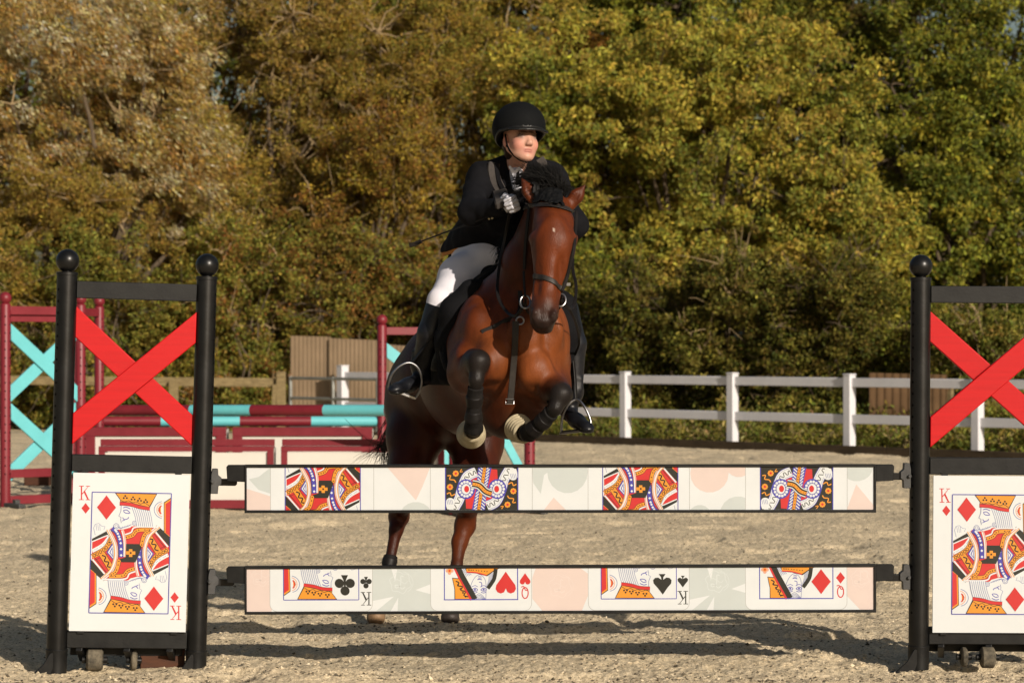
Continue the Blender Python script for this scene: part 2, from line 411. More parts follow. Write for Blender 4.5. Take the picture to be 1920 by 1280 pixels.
        for i in range(5): A.strokes([(586 - i * 22, 352 + i * 6), (520 - i * 12, 382 + i * 4), (440 + i * 6, 392 - i * 6)], 3.5, 'g', 4)
        for cx, cy, r in ((440, 374, 24), (594, 346, 20)):
            A.disc(cx, cy, r, 'g'); A.disc(cx, cy, r - 5, 'w'); A.disc(cx, cy, r - 11, 'g'); A.disc(cx, cy, r - 15, 'w')
        A.poly([(570, 208), (724, 232), (742, 300), (748, 372), (612, 374), (600, 300)], 'w')
        for i in range(9):
            t = i / 8; A.strokes([(574 + 148 * t, 212 + 20 * t), (600 + 138 * t, 290 + 6 * t), (614 + 134 * t, 372)], 5, 'g', 4)
        # crown
        A.poly([(430, 91), (788, 93), (724, 215), (640, 198), (560, 178), (472, 172), (474, 150)], 'k')
        A.poly([(440, 96), (780, 98), (718, 206), (640, 190), (560, 170), (476, 164), (474, 142)], 'o')
        A.strokes([(474, 150), (508, 166), (545, 156), (580, 172), (612, 164), (645, 182), (680, 172), (720, 196)], 5, 'k', 3)
        for cx, cy in ((517, 128), (583, 138), (638, 148), (690, 158)):
            L = A.layer
            for dx, dy in ((0, -12), (-13, 6), (13, 6)): A.layer = L; A.disc(cx + dx, cy + dy, 9, 'k', n=8)
        A.strokes([(470, 182), (560, 188), (640, 210), (726, 222)], 32, 'k', 4); A.strokes([(470, 182), (560, 188), (640, 210), (726, 222)], 26, 'r', 4)
        # hand
        A.poly([(262, 450), (248, 395), (262, 362), (292, 354), (318, 378), (345, 380), (338, 415), (300, 425), (268, 452)], 'w')
        A.strokes([(262, 455), (248, 395), (262, 362), (292, 354), (318, 378), (345, 380), (335, 408)], 4, 'g')
        for i in range(3): A.strokes([(268 + i * 16, 365), (276 + i * 14, 415)], 3.5, 'g')
        if suit: pip(A, suit, 358, 217, 92 if suit != 'D' else 104, up=1)
    A.T = base_T
    for a, b in (((0, 0), (W, 0)), ((W, 0), (W, H)), ((W, H), (0, H)), ((0, H), (0, 0))): A.strokes([a, b], 7, 'b')
def queen_mid(A, base_T, clipr):
    A.clipr = clipr; up = base_T; cx, cy = 1548.0, 215.0
    dn = lambda p: base_T((2 * cx - p[0], 2 * cy - p[1]))
    A.T = up; A.poly([(1285, 40), (1812, 40), (1812, 390), (1285, 390)], 'k')
    A.poly([(1465, 122), (1590, 70), (1660, 75), (1665, 180), (1631, 308), (1506, 360), (1436, 355), (1431, 250)], 'r')
    A.poly([(1524, 50), (1622, 50), (1588, 215), (1570, 380), (1474, 380), (1508, 215)], 'b')
    L0 = A.layer
    for T in (up, dn):
        A.T = T; A.layer = L0
        for i in range(7):
            y = 60 + i * 22; x = 1570 - (y - 60) * 0.14
            A.layer = L0; A.strokes([(x - 38, y - 10), (x - 14, y + 12)], 8, 'w'); A.layer = L0; A.strokes([(x + 38, y - 10), (x + 14, y + 12)], 8, 'w')
        A.layer = L0 + 1
        A.strokes([(1572, 50), (1548, 215)], 26, 'k'); A.strokes([(1572, 50), (1548, 215)], 20, 'o'); A.dots([(1572, 50), (1560, 130), (1548, 215)], 9, 5, 'k')
        pts = [(1510, 92), (1445, 125), (1408, 210), (1385, 290), (1335, 375)]
        A.strokes(pts, 78, 'b', 6); A.strokes(pts, 70, 'w', 6); A.strokes(pts, 56, 'g', 6); A.strokes(pts, 51, 'w', 6)
        sp = spline(pts, 9); z = []
        for i in range(1, len(sp) - 1):
            dx, dy = sp[i + 1][0] - sp[i - 1][0], sp[i + 1][1] - sp[i - 1][1]; l = math.hypot(dx, dy); o = (13 if (i // 2) % 2 else -13)
            z.append((sp[i][0] - dy / l * o, sp[i][1] + dx / l * o))
        A.strokes(z, 6, 'k')
        A.disc(1435, 215, 66, 'b', 72, 24)
        L = A.layer
        for i in range(14):
            a = R(i * 360 / 14); A.layer = L; A.disc(1435 + 46 * math.cos(a), 215 + 52 * math.sin(a), 10, 'w', n=8)
        A.layer = L + 1; A.disc(1435, 215, 36, 'g', 42); A.disc(1435, 215, 31, 'w', 37); A.disc(1440, 215, 18, 'r', 24)
        for fx, fy in ((1362, 103), (1320, 200)):
            L = A.layer
            for i in range(8):
                a = R(i * 45); A.layer = L; A.disc(fx + 15 * math.cos(a), fy + 15 * math.sin(a), 8, 'o', n=8)
            A.layer = L + 1; A.disc(fx, fy, 16, 'o'); A.disc(fx, fy, 9, 'r')
        A.strokes([(1302, 120), (1325, 118), (1318, 145), (1350, 150), (1362, 168)], 8, 'o', 3)
        A.strokes([(1298, 250), (1320, 240), (1330, 262), (1358, 250)], 8, 'o', 3); A.strokes([(1405, 72), (1392, 92), (1412, 88)], 6, 'o', 3)
        A.disc(1322, 312, 34, 'w', 34, 14); A.poly([(1290, 330), (1350, 320), (1345, 362), (1300, 360)], 'w')
        for i in range(4): A.strokes([(1296 + i * 12, 290), (1306 + i * 12, 325)], 3.5, 'g')
    A.T = up
    b = [(1480, 178), (1530, 190), (1575, 232), (1620, 250)]
    A.strokes(b, 62, 'k', 5); A.strokes(b, 56, 'w', 5); A.strokes(b, 42, 'k', 5); A.strokes(b, 20, 'o', 5); A.dots(b, 9, 4, 'k')
    for x in (1288, 1809): A.strokes([(x, 40), (x, 390)], 7, 'b')
def queen_foot(A, suit, base_T, clipr):
    A.clipr = clipr; A.T = base_T
    A.poly([(1280, 760), (1807, 760), (1807, 1003), (1280, 1003)], 'w')
    A.poly([(1335, 848), (1388, 852), (1480, 1003), (1352, 1003), (1352, 930)], 'k'); A.poly([(1341, 854), (1386, 858), (1472, 1000), (1358, 1000), (1357, 930)], 'o')
    A.strokes([(1362, 872), (1385, 885), (1375, 905), (1410, 912), (1398, 938), (1432, 948), (1420, 975), (1452, 985)], 9, 'k', 3)
    for i in range(4): A.disc(1378 + i * 18, 900 + i * 28, 7, 'k', n=8)
    # face
    A.poly([(1430, 800), (1590, 800), (1600, 860), (1582, 940), (1582, 1003), (1485, 1003), (1440, 900)], 'w')
    A.strokes([(1478, 985), (1465, 930), (1490, 860), (1530, 826), (1566, 850), (1580, 900), (1578, 1000)], 4, 'g', 5)
    for ex in (1500, 1563):
        A.strokes([(ex - 22, 935), (ex, 922), (ex + 20, 935), (ex, 946), (ex - 22, 935)], 5, 'b', 3); A.disc(ex, 934, 7, 'b'); A.strokes([(ex - 24, 915), (ex, 904), (ex + 20, 914)], 4, 'b', 3)
        A.strokes([(ex - 20, 952), (ex, 958), (ex + 18, 950)], 5, 'b', 3)
    A.strokes([(1548, 915), (1548, 885), (1530, 880)], 5, 'b', 3); A.strokes([(1518, 862), (1535, 858), (1550, 864)], 6, 'b', 3); A.strokes([(1522, 850), (1548, 850)], 4, 'b'); A.strokes([(1524, 838), (1548, 842)], 4, 'b')
    for i in range(4):
        A.strokes([(1400 + i * 12, 780), (1428 + i * 11, 815), (1440 + i * 12, 840 - i * 4)], 4, 'g', 4)
        A.strokes([(1488 + i * 10, 1003), (1530, 962 + i * 11), (1578 - i * 5, 1003)], 4, 'g', 4)
        A.strokes([(1595 + i * 9, 800), (1602 + i * 8, 850), (1588 + i * 6, 905)], 4, 'g', 4)
    A.strokes([(1362, 760), (1400, 840), (1488, 1003)], 46, 'r'); A.strokes([(1372, 760), (1410, 840), (1500, 1003)], 38, 'k')
    A.poly([(1430, 770), (1700, 770), (1640, 800), (1588, 838), (1510, 818), (1440, 812)], 'k'); A.poly([(1436, 772), (1690, 772), (1636, 796), (1584, 830), (1510, 811), (1440, 805)], 'o')
    A.strokes([(1440, 808), (1510, 812), (1584, 832)], 8, 'r', 3); A.dots([(1450, 792), (1510, 796), (1600, 806)], 9, 5, 'k')
    A.strokes([(1650, 785), (1640, 850), (1618, 890), (1592, 925)], 28, 'k', 4)
    for dx, dy in ((-16, 0), (16, 0), (0, -16), (0, 16)): A.disc(1318 + dx, 798 + dy, 13, 's', n=10)
    A.disc(1318, 798, 13, 'o'); A.disc(1318, 798, 7, 'r')
    pip(A, suit, 1722, 885, 80 if suit == 'H' else 90, up=-1)
    for a, b in (((1280, 760), (1280, 1006)), ((1807, 760), (1807, 1006)), ((1276, 1006), (1811, 1006))): A.strokes([a, b], 7, 'b')
# ---------------------------------------------------------------- ground: one sheet, fan-shaped, finely displaced where the camera sees it
def ground_height(x, y):
    h = (fbm(x * 1.1, y * 1.1, oct=3, seed=3) - 0.5) * 0.05                    # soft unevenness
    c = fbm(x * 9, y * 9, oct=3, seed=11); h += (c - 0.5) * 0.019            # hoof-churned lumps
    d = fbm(x * 34, y * 34, oct=3, seed=23); h += np.clip(d - 0.42, 0, 1) * 0.029  # clods
    p = vnoise(x * 3.3, y * 3.3, seed=40); h -= np.clip(p - 0.68, 0, 1) * 0.16     # hoof prints
    return h
def make_ground():
    ys = [-40, -10, 0, 5, 8, 10]; y = 10.9
    while y < 44: ys.append(y); y += max(0.013, 0.000075 * y * y)
    ys += [44, 47, 52, 60, 80, 120, 200, 400, 900]; ys = np.array(ys)
    us = np.concatenate([[-30, -8, -3, -1, -0.5, -0.32], np.linspace(-0.245, 0.245, 900), [0.32, 0.5, 1, 3, 8, 30]])
    U, Y = np.meshgrid(us, ys); X = U * np.maximum(Y, 11)
    fade = np.clip((0.25 - np.abs(U)) / 0.02, 0, 1) * np.clip((Y - 10.6) / 0.5, 0, 1) * np.clip((43 - Y) / 4, 0, 1)
    Z = ground_height(X, Y) * fade
    n, m = U.shape; idx = np.arange(n * m).reshape(n, m)
    q = np.stack([idx[:-1, :-1], idx[:-1, 1:], idx[1:, 1:], idx[1:, :-1]], -1).reshape(-1, 4)
    v = np.stack([X, Y, Z], -1).reshape(-1, 3)
    m_ = bpy.data.materials.new("arena_sand"); m_.use_nodes = True; t = m_.node_tree; b = t.nodes["Principled BSDF"]
    b.inputs["Roughness"].default_value = 0.95; b.inputs["Specular IOR Level"].default_value = 0.1
    tc = t.nodes.new("ShaderNodeTexCoord")
    def noise(sc, det=5, r=0.6):
        nz = t.nodes.new("ShaderNodeTexNoise"); nz.inputs["Scale"].default_value = sc; nz.inputs["Detail"].default_value = det; nz.inputs["Roughness"].default_value = r
        t.links.new(tc.outputs["Object"], nz.inputs["Vector"]); return nz
    def ramp(src, stops):
        r = t.nodes.new("ShaderNodeValToRGB"); e = r.color_ramp.elements
        while len(e) < len(stops): e.new(0.5)
        for k, (p, c) in enumerate(stops): e[k].position = p; e[k].color = (*c, 1)
        t.links.new(src, r.inputs[0]); return r
    r1 = ramp(noise(46, 7, 0.8).outputs[0], [(0.32, (0.26, 0.215, 0.15)), (0.43, (0.62, 0.51, 0.34)), (0.55, (0.82, 0.69, 0.48)), (0.70, (0.92, 0.80, 0.59))])
    r2 = ramp(noise(1.6, 4).outputs[0], [(0.35, (0.80, 0.80, 0.80)), (0.65, (1.05, 1.03, 1.0))])
    r3 = ramp(noise(60, 4, 0.85).outputs[0], [(0.38, (0.28, 0.27, 0.27)), (0.46, (1, 1, 1))])
    mx = t.nodes.new("ShaderNodeMixRGB"); mx.blend_type = 'MULTIPLY'; mx.inputs[0].default_value = 1
    t.links.new(r1.outputs[0], mx.inputs[1]); t.links.new(r2.outputs[0], mx.inputs[2])
    my = t.nodes.new("ShaderNodeMixRGB"); my.blend_type = 'MULTIPLY'; my.inputs[0].default_value = 0.8
    t.links.new(mx.outputs[0], my.inputs[1]); t.links.new(r3.outputs[0], my.inputs[2]); t.links.new(my.outputs[0], b.inputs["Base Color"])
    bp = t.nodes.new("ShaderNodeBump"); bp.inputs["Strength"].default_value = 0.7; bp.inputs["Distance"].default_value = 0.02
    t.links.new(noise(95, 4, 0.7).outputs[0], bp.inputs["Height"]); t.links.new(bp.outputs[0], b.inputs["Normal"])
    o = npmesh("arena_ground", v, q, m_, smooth=True); tag(o, kind='structure')
    return o
make_ground()
# loose clods of arena surface: nobody could count them
def make_clods():
    N = 9000; y = 11.6 + (rng.random(N) ** 2.1) * 24; x = (rng.random(N) - 0.5) * 0.47 * y
    # clods thrown up round the take-off spot
    K = 420; a = rng.normal(0, 1, (K, 2)); x[:K] = (845 - 960) / F * 14.1 + a[:, 0] * 0.38 - 0.05; y[:K] = 13.9 + a[:, 1] * 0.35
    s = rng.uniform(0.003, 0.0085, N) * (1 + (rng.random(N) > 0.97) * 0.8); z = ground_height(x, y) + s * 0.4
    z[:60] += rng.exponential(0.05, 60); s[:60] *= 0.7
    base = np.array([(1, 0, 0), (-1, 0, 0), (0, 1, 0), (0, -1, 0), (0, 0, 1), (0, 0, -1)], np.float32)
    f = np.array([(0, 2, 4), (2, 1, 4), (1, 3, 4), (3, 0, 4), (2, 0, 5), (1, 2, 5), (3, 1, 5), (0, 3, 5)])
    v = base[None] * s[:, None, None] * rng.uniform(0.5, 1.25, (N, 6, 1)) * np.array([1.2, 1, 0.7]) + np.stack([x, y, z], -1)[:, None]
    v = v + rng.normal(0, 0.25, v.shape) * s[:, None, None]
    q = (f[None] + (np.arange(N) * 6)[:, None, None]).reshape(-1, 3)
    g = rng.random(N)[:, None]; c = np.where(g > 0.62, np.array([[0.62, 0.53, 0.38]]), np.array([[0.13, 0.11, 0.08]])) * rng.uniform(0.7, 1.15, (N, 1))
    c = np.repeat(c, 6, 0)
    o = npmesh("loose_clods", v.reshape(-1, 3), q, attr_mat("clod", 0.95, 0.05, 0.2, 120, 0), smooth=False, col=c)
    tag(o, 'pale crumbly clods of sand and fibre scattered over the arena surface', 'sand clods', kind='stuff')
make_clods()
# verge behind the arena
def verge():
    n, m = 60, 160; X, Y = np.meshgrid(np.linspace(-30, 30, m), np.linspace(0, 1, n) ** 1.5 * 60)
    base = 43.15 - 1.1416 * (X + 1.23); base = np.clip(base, 33.5, 46.2) + 0.42
    Z = 0.02 + fbm(X * 2, (Y + base) * 2, oct=3, seed=5) * 0.06 + np.clip(Y - 1, 0, 50) * 0.05
    v = np.stack([X, Y + base, Z], -1).reshape(-1, 3); idx = np.arange(n * m).reshape(n, m)
    q = np.stack([idx[:-1, :-1], idx[:-1, 1:], idx[1:, 1:], idx[1:, :-1]], -1).reshape(-1, 4)
    o = npmesh("grass_bank", v, q, mat("bank_earth", (0.05, 0.055, 0.018), 0.95, 0.1, var=0.5, vscale=4, bump=0.5, bscale=20, col2=(0.10, 0.085, 0.035))); tag(o, kind='structure')
verge()

# ---------------------------------------------------------------- show-jump wings (local: x along the wing, y away from camera, z up)
def post_mb(h, r, hole_deg, holes=34, ball=0.054):
    b = MB(); b.lathe((0, 0, 0), [(r, 0.0), (r, h - 0.006), (r * 1.07, h - 0.005), (r * 1.07, h + 0.008), (r * 0.5, h + 0.012), (r * 0.45, h + 0.02)], M_black, 28)
    z = 0.25; a = R(hole_deg)
    while z < h - 0.04:
        for aa in (a,):
            c = Vector((math.cos(aa) * r, math.sin(aa) * r, z)); M = Matrix.Rotation(aa, 4, 'Z') @ Matrix.Rotation(R(90), 4, 'Y')
            b.lathe(c, [(0.0058, -0.002), (0.0058, 0.0009)], M_dark, 10, M=M.to_3x3())
        z += 0.052
    return b
def jump_wing(root, w, h, panel, hole_l, hole_r, cups, wheels):
    r = 0.0455
    rails = {'top': h - 0.067, 'mid': h - 0.843, 'bot': 0.145}
    for x, hd in ((0, hole_l), (w, hole_r)):
        p = post_mb(h, r, hd).build('post', root); p.location.x = x
        b = MB(); b.sphere((0, 0, h + 0.060), 0.0525, M_black, 28); k = b.build('ball_finial', p)
        b = MB()                                                           # splayed steel foot
        b.lathe((0, 0, 0.045), [(r * 1.04, -0.055), (r * 1.04, 0.03), (r * 1.1, 0.055)], M_blackm, 24)
        b.prism([(-0.125, -0.03), (-0.03, -0.03), (0.02, 0.10), (-0.028, 0.085), (-0.06, 0.03)], -0.035 - 0.01, -0.035, M_blackm)
        b.prism([(-0.125, -0.03), (0.02, -0.03), (0.02, -0.02), (-0.12, -0.02)], -0.09, 0.03, M_blackm)
        b.build('foot', p, 0.003)
    for z in rails.values():
        b = MB(); b.box((w / 2, 0, z), (w - 2 * r + 0.004, 0.04, 0.077), M_blackm)
        b.build('cross_rail', root, 0.003)
    # red cross boards
    bw = 0.139; ra, rb = h - 0.141, h - 0.621
    x0, x1 = r - 0.003, w - r + 0.003
    for k, (za, zc, y) in enumerate(((ra, rb, 0.012), (rb, ra - 0.012, -0.017))):
        b = MB(); b.prism([(x0, za - bw), (x1, zc - bw), (x1, zc), (x0, za)], y - 0.013, y + 0.013, M_red)
        b.build('diagonal_board', root, 0.004)
    # card panel
    pw, ph = panel; cx = w / 2; zc = rails['mid'] - 0.0385 - 0.004 - ph / 2
    s = 419.0
    b = MB(); b.box((cx, -0.0335, zc), (pw, 0.012, ph), M_panel)
    A = Art()
    bx0, bz0 = cx - pw / 2 + 36 / s, zc + ph / 2 - 35.5 / s; k = 147.3 / 673 / s; kz = 226 / 1030 / s
    T = lambda p: (bx0 + p[0] * k, bz0 - p[1] * kz)
    king(A, 'D', T, (cx - pw / 2, zc - ph / 2, cx + pw / 2, zc + ph / 2))
    A.T = lambda p: T((p[0] - 237 + 0.028 * (p[1] - 88), p[1] - 88))
    letter(A, 'K', 172, 97, 122, 'r'); pip(A, 'D', 181, 228, 46)
    A.T = lambda p: T((673 - (p[0] - 237 + 0.028 * (p[1] - 88)), 1030 - (p[1] - 88)))
    letter(A, 'K', 172, 97, 122, 'r'); pip(A, 'D', 181, 228, 46)
    A.mesh(b, y0=-0.0398)
    for sx in (-1, 1): b.beam((cx + sx * pw * 0.4, -0.028, zc + ph / 2 + 0.012), (cx + sx * pw * 0.4, -0.028, zc - ph / 2 - 0.012), 0.03, 0.01, M_blackm, Vector((1, 0, 0)))
    b.build('card_panel', root)
    # cups that carry the planks
    for side, z in cups:
        xx = w if side > 0 else 0
        M = Matrix.Scale(side, 3, (1, 0, 0))
        b = MB()
        b.prism([(r - 0.002, -0.055), (r + 0.03, -0.055), (r + 0.032, -0.02), (r + 0.045, -0.01), (r + 0.045, 0.018), (r + 0.03, 0.03), (r + 0.028, 0.058), (r + 0.004, 0.058), (r - 0.002, 0.03)], -0.028, 0.02, M_grey)
        b.prism([(r + 0.03, -0.018), (r + 0.108, -0.018), (r + 0.116, -0.010), (r + 0.116, 0.008), (r + 0.108, 0.013), (r + 0.03, 0.013)], -0.018, 0.018, M_black)
        b.lathe((r + 0.005, -0.03, 0.0), [(0.008, -0.012), (0.008, 0.006), (0.012, 0.008), (0.012, 0.012)], M_grey, 10, axis='Y')
        if side < 0:
            b.v = [(-v[0], v[1], v[2]) for v in b.v]; b.f = [f[::-1] for f in b.f]
        o = b.build('jump_cup', root, 0.002); o.location = (xx, 0, z)
    # transport wheels and cross feet under the panel
    for x, y, rr, wd, m in wheels:
        b = MB(); b.lathe((x, y, rr), [(rr * 0.75, -wd / 2), (rr, -wd / 2 + 0.008), (rr, wd / 2 - 0.008), (rr * 0.75, wd / 2)], m, 20, axis='X')
        b.lathe((x, y, rr), [(rr * 0.3, -wd / 2 - 0.02), (rr * 0.3, wd / 2 + 0.02)], M_blackm, 12, axis='X')
        b.build('transport_wheel', root, 0.002)
    b = MB(); b.box((w / 2, 0.09, 0.085), (w - 0.12, 0.05, 0.04), M_blackm)
    for x in (0.10, w * 0.5, w - 0.12): b.beam((x, -0.01, 0.115), (x + 0.02, 0.10, 0.055), 0.05, 0.03, M_blackm)
    b.build('axle_frame', root, 0.003)
M_whl = mat("wheel_dusty", (0.06, 0.055, 0.045), 0.8, 0.2, var=0.5, vscale=25, bump=0.2, col2=(0.20, 0.17, 0.12))
M_wblk = mat("weight_block_wood", (0.06, 0.022, 0.010), 0.7, 0.3, var=0.4, vscale=10, stretch=(1, 1, 6), bump=0.1)
bl = P(105, 1257, 11.95); wl = 0.622
wing_l = empty('jump_wing', (bl[0], bl[1], 0.0), (0, R(1.6), R(9)))
tag(wing_l, 'black jump wing with red cross boards at the left end of the planks', 'jump wing', 'black playing-card jump wings')
jump_wing(wing_l, wl, 1.776, (0.518, 0.706), 218, -28, [(1, 0.862), (1, 0.41)],
          [(0.17, 0.02, 0.05, 0.075, M_whl), (0.345, 0.05, 0.045, 0.03, M_whl)])
b = MB(); b.box((0.475, 0.12, 0.055), (0.20, 0.10, 0.11), M_wblk); b.build('weight_block', wing_l, 0.004)
br = P(1722, 1250, 12.09); 
wing_r = empty('jump_wing', (br[0], br[1], 0.0), (0, R(0.35), R(1)))
tag(wing_r, 'black jump wing with red cross boards at the right end of the planks', 'jump wing', 'black playing-card jump wings')
jump_wing(wing_r, 0.633, 1.755, (0.520, 0.708), 215, -20, [(-1, 0.866), (-1, 0.408)],
          [(0.21, 0.02, 0.045, 0.03, M_whl), (0.31, -0.02, 0.048, 0.065, M_whl)])

# ---------------------------------------------------------------- the two printed planks
S0 = 417.0
def emblem(A, cx, cy, c, r=17):
    A.strokes([(cx + r * math.cos(R(a)) * (1 + 0.12 * math.sin(R(a * 6))), cy + r * math.sin(R(a)) * (1 + 0.12 * math.sin(R(a * 6)))) for a in range(0, 361, 15)], 1.1, c)
    A.strokes([(cx + 6, cy - 11), (cx + 1, cy - 12), (cx + 1, cy - 3), (cx - 1, cy + 6), (cx - 8, cy + 10), (cx - 10, cy + 5), (cx - 3, cy + 6), (cx + 3, cy + 12), (cx + 9, cy + 8)], 1.8, c, 4)
    A.strokes([(cx + r * 1.25 * math.cos(R(a)), cy + r * 1.1 * math.sin(R(a))) for a in range(-80, 60, 15)], 0.8, c)
    A.strokes([(cx - 12, cy - 2), (cx - 6, cy - 6), (cx + 8, cy + 2), (cx + 13, cy - 3)], 1.0, c, 3)
def plank(name, cy, label, draw, rot):
    root = empty(name, ((1050 - 960) / S0, 12.0, CH - (cy - HZ) / S0), (0, rot, 0))
    tag(root, label, 'jump plank', 'playing-card planks')
    X = lambda px: (px - 1050) / S0; Z = lambda py: (cy - py) / S0
    x0, x1 = X(459), X(1642); z1, z0 = 45 / S0, -45.5 / S0
    b = MB(); b.box(((x0 + x1) / 2, 0.006, (z0 + z1) / 2), (x1 - x0 - 0.002, 0.018, z1 - z0 - 0.002), M_blackm); b.build('back_board', root)
    b = MB()
    for (a, c, d, e) in ((x0, x1, z1 - 0.012, z1), (x0, x1, z0, z0 + 0.013), (x0, x0 + 0.010, z0 + 0.0132, z1 - 0.0122), (x1 - 0.009, x1, z0 + 0.0132, z1 - 0.0122)):
        b.box(((a + c) / 2, 0, (d + e) / 2), (c - a, 0.036, e - d), M_blackm)
    b.build('edge_frame', root, 0.0015)
    for side in (-1, 1):
        b = MB(); xa = x0 if side < 0 else x1
        b.prism([(xa, z1 - 0.078), (xa + side * 0.078, z1 - 0.074), (xa + side * 0.082, z1 - 0.01), (xa + side * 0.074, z1 - 0.001), (xa, z1 - 0.001)][::-side], -0.012, 0.014, M_blackm)
        b.build('hanger', root, 0.002)
    b = MB(); b.box(((x0 + x1) / 2, -0.006, (z0 + z1) / 2), (x1 - x0 - 0.020, 0.006, z1 - z0 - 0.026), INK['w'])
    A = Art(); A.T = lambda p: (X(p[0]), Z(p[1])); A.base = A.T
    A.clipr = (x0 + 0.0103, z0 + 0.0133, x1 - 0.0093, z1 - 0.0123)
    draw(A, X, Z); A.mesh(b, y0=-0.0092)
    b.build('printed_panel', root)
    return root
def cells(A, lst, X, Z, full):
    for x0, x1 in lst:
        r = (X(x0), full[1], X(x1), full[3]); yield x0, x1, r
def draw_top(A, X, Z):
    full = A.clipr; base = A.base
    def cell(x0, x1): A.T = base; A.clipr = (X(x0), full[1], X(x1), full[3])
    cell(462, 507); A.poly([(467, 897), (485, 893), (507, 876), (507, 924), (485, 917)], 'e'); A.poly([(460, 914), (507, 929), (507, 960), (460, 960)], 'p')
    cell(701, 807); A.poly([(722, 870), (748, 900), (780, 937), (792, 912), (808, 872)], 'p'); A.disc(780, 966, 30, 'e', 26)
    cell(998, 1102); A.disc(1064, 884, 38, 'e', 40); A.poly([(998, 874), (1040, 874), (1020, 890), (1014, 925), (1000, 905)], 'e'); A.poly([(1016, 960), (1038, 932), (1066, 960)], 'p')
    cell(1293, 1397); A.disc(1330, 887, 36, 'p', 36); A.disc(1385, 872, 24, 'p', 22); A.disc(1312, 966, 21, 'e', 20); A.disc(1384, 962, 34, 'e', 32)
    cell(1588, 1640); A.disc(1606, 876, 30, 'e', 26); A.poly([(1586, 958), (1605, 908), (1642, 952), (1642, 960)], 'p')
    for x0 in (535, 1130):
        T = (lambda x0: lambda p: base((x0 + p[0] * 141 / 673, 916 - 108 + p[1] * 216 / 1030)))(x0)
        king(A, None, T, (X(x0 - 1), full[1], X(x0 + 142), full[3]))
    for dx in (0, 590):
        T = (lambda dx: lambda p: base((500 + p[0] / 3.84 + dx, 860 + p[1] / 3.84)))(dx)
        queen_mid(A, T, (X(834.4 + dx), full[1], X(972 + dx), full[3]))
    A.T = base; A.clipr = full
    for x in (507.5, 701, 807, 998, 1102.5, 1292.5, 1397.5, 1588): A.strokes([(x, 872), (x, 962)], 0.9, 'l')
def draw_bot(A, X, Z):
    full = A.clipr; base = A.base
    def cell(x0, x1): A.T = base; A.clipr = (X(x0), full[1], X(x1), full[3])
    cell(462, 512); A.poly([(460, 1055), (515, 1055), (515, 1150), (460, 1150)], 'p'); A.poly([(505, 1150), (515, 1132), (515, 1150)], 'w'); emblem(A, 490, 1078, 'q')
    for x0 in (695, 1287):
        cell(x0, x0 + 120); A.poly([(x0, 1055), (x0 + 120, 1055), (x0 + 120, 1150), (x0, 1150)], 'e')
        A.poly([(x0 + 36, 1055), (x0 + 52, 1055), (x0 + 46, 1087)], 'w'); A.poly([(x0 + 113, 1093), (x0 + 84, 1104), (x0 + 113, 1112)], 'w')
        A.poly([(x0 + 5, 1124), (x0 + 44, 1116), (x0 + 12, 1142), (x0, 1150), (x0, 1126)], 'w'); A.poly([(x0 + 34, 1150), (x0 + 52, 1118), (x0 + 50, 1150)], 'w'); emblem(A, x0 + 56, 1090, 'h', 19)
    cell(992, 1110); A.poly([(1008, 1055), (1076, 1055), (1110, 1080), (1110, 1098), (1088, 1150), (1022, 1150), (998, 1121), (998, 1082)], 'p'); emblem(A, 1050, 1098, 'q', 20)
    cell(1580, 1640); A.poly([(1580, 1055), (1642, 1055), (1642, 1150), (1618, 1150), (1588, 1118), (1580, 1110)], 'p'); emblem(A, 1612, 1085, 'q', 16)
    cards = ((506, 699, 'K', 'C', 532, 'k'), (807, 997, 'Q', 'H', 833.3, 'r'), (1102.5, 1292.5, 'K', 'S', 1127, 'k'), (1397, 1588, 'Q', 'D', 1424, 'r'))
    for x0, x1, ch, su, bx, c in cards:
        A.T = base; A.clipr = full
        for k, cc, e in ((0, 'l', 0), (1, 'w', 0.9)):
            rr = 14 - e; pts = [(x0 + e, 1050), (x1 - e, 1050)]
            pts += [(x1 - 14 + rr * math.cos(R(a)), 1130 + rr * math.sin(R(a))) for a in range(0, 91, 15)]
            pts += [(x0 + 14 + rr * math.cos(R(a)), 1130 + rr * math.sin(R(a))) for a in range(90, 181, 15)]
            A.poly(pts, cc)
        if ch == 'K':
            T = (lambda bx: lambda p: base((bx + p[0] * 141 / 673, 1122 - 216 + p[1] * 216 / 1030)))(bx)
            king(A, su, T, (X(bx - 2), full[1], X(bx + 143), full[3])); sc = 141 / 673
        else:
            T = (lambda bx: lambda p: base((bx + (p[0] - 1280) / 3.84, 860.5 + p[1] / 3.84)))(bx)
            queen_foot(A, su, T, (X(bx - 2), full[1], X(bx + 139.5), full[3]))
        A.T = base; A.clipr = full
        pip(A, su, x1 - 12.5, 1090 if ch == 'K' else 1084, 11, c, up=-1); letter(A, ch, x1 - 12.5, 1120 if ch == 'K' else 1110, 25, c, rot=True)
plank('printed_plank', 915, 'upper white plank printed with the middles of king and queen cards', draw_top, R(-0.05))
plank('printed_plank', 1103.5, 'lower white plank printed with the upside-down feet of king and queen cards', draw_bot, R(-0.2))
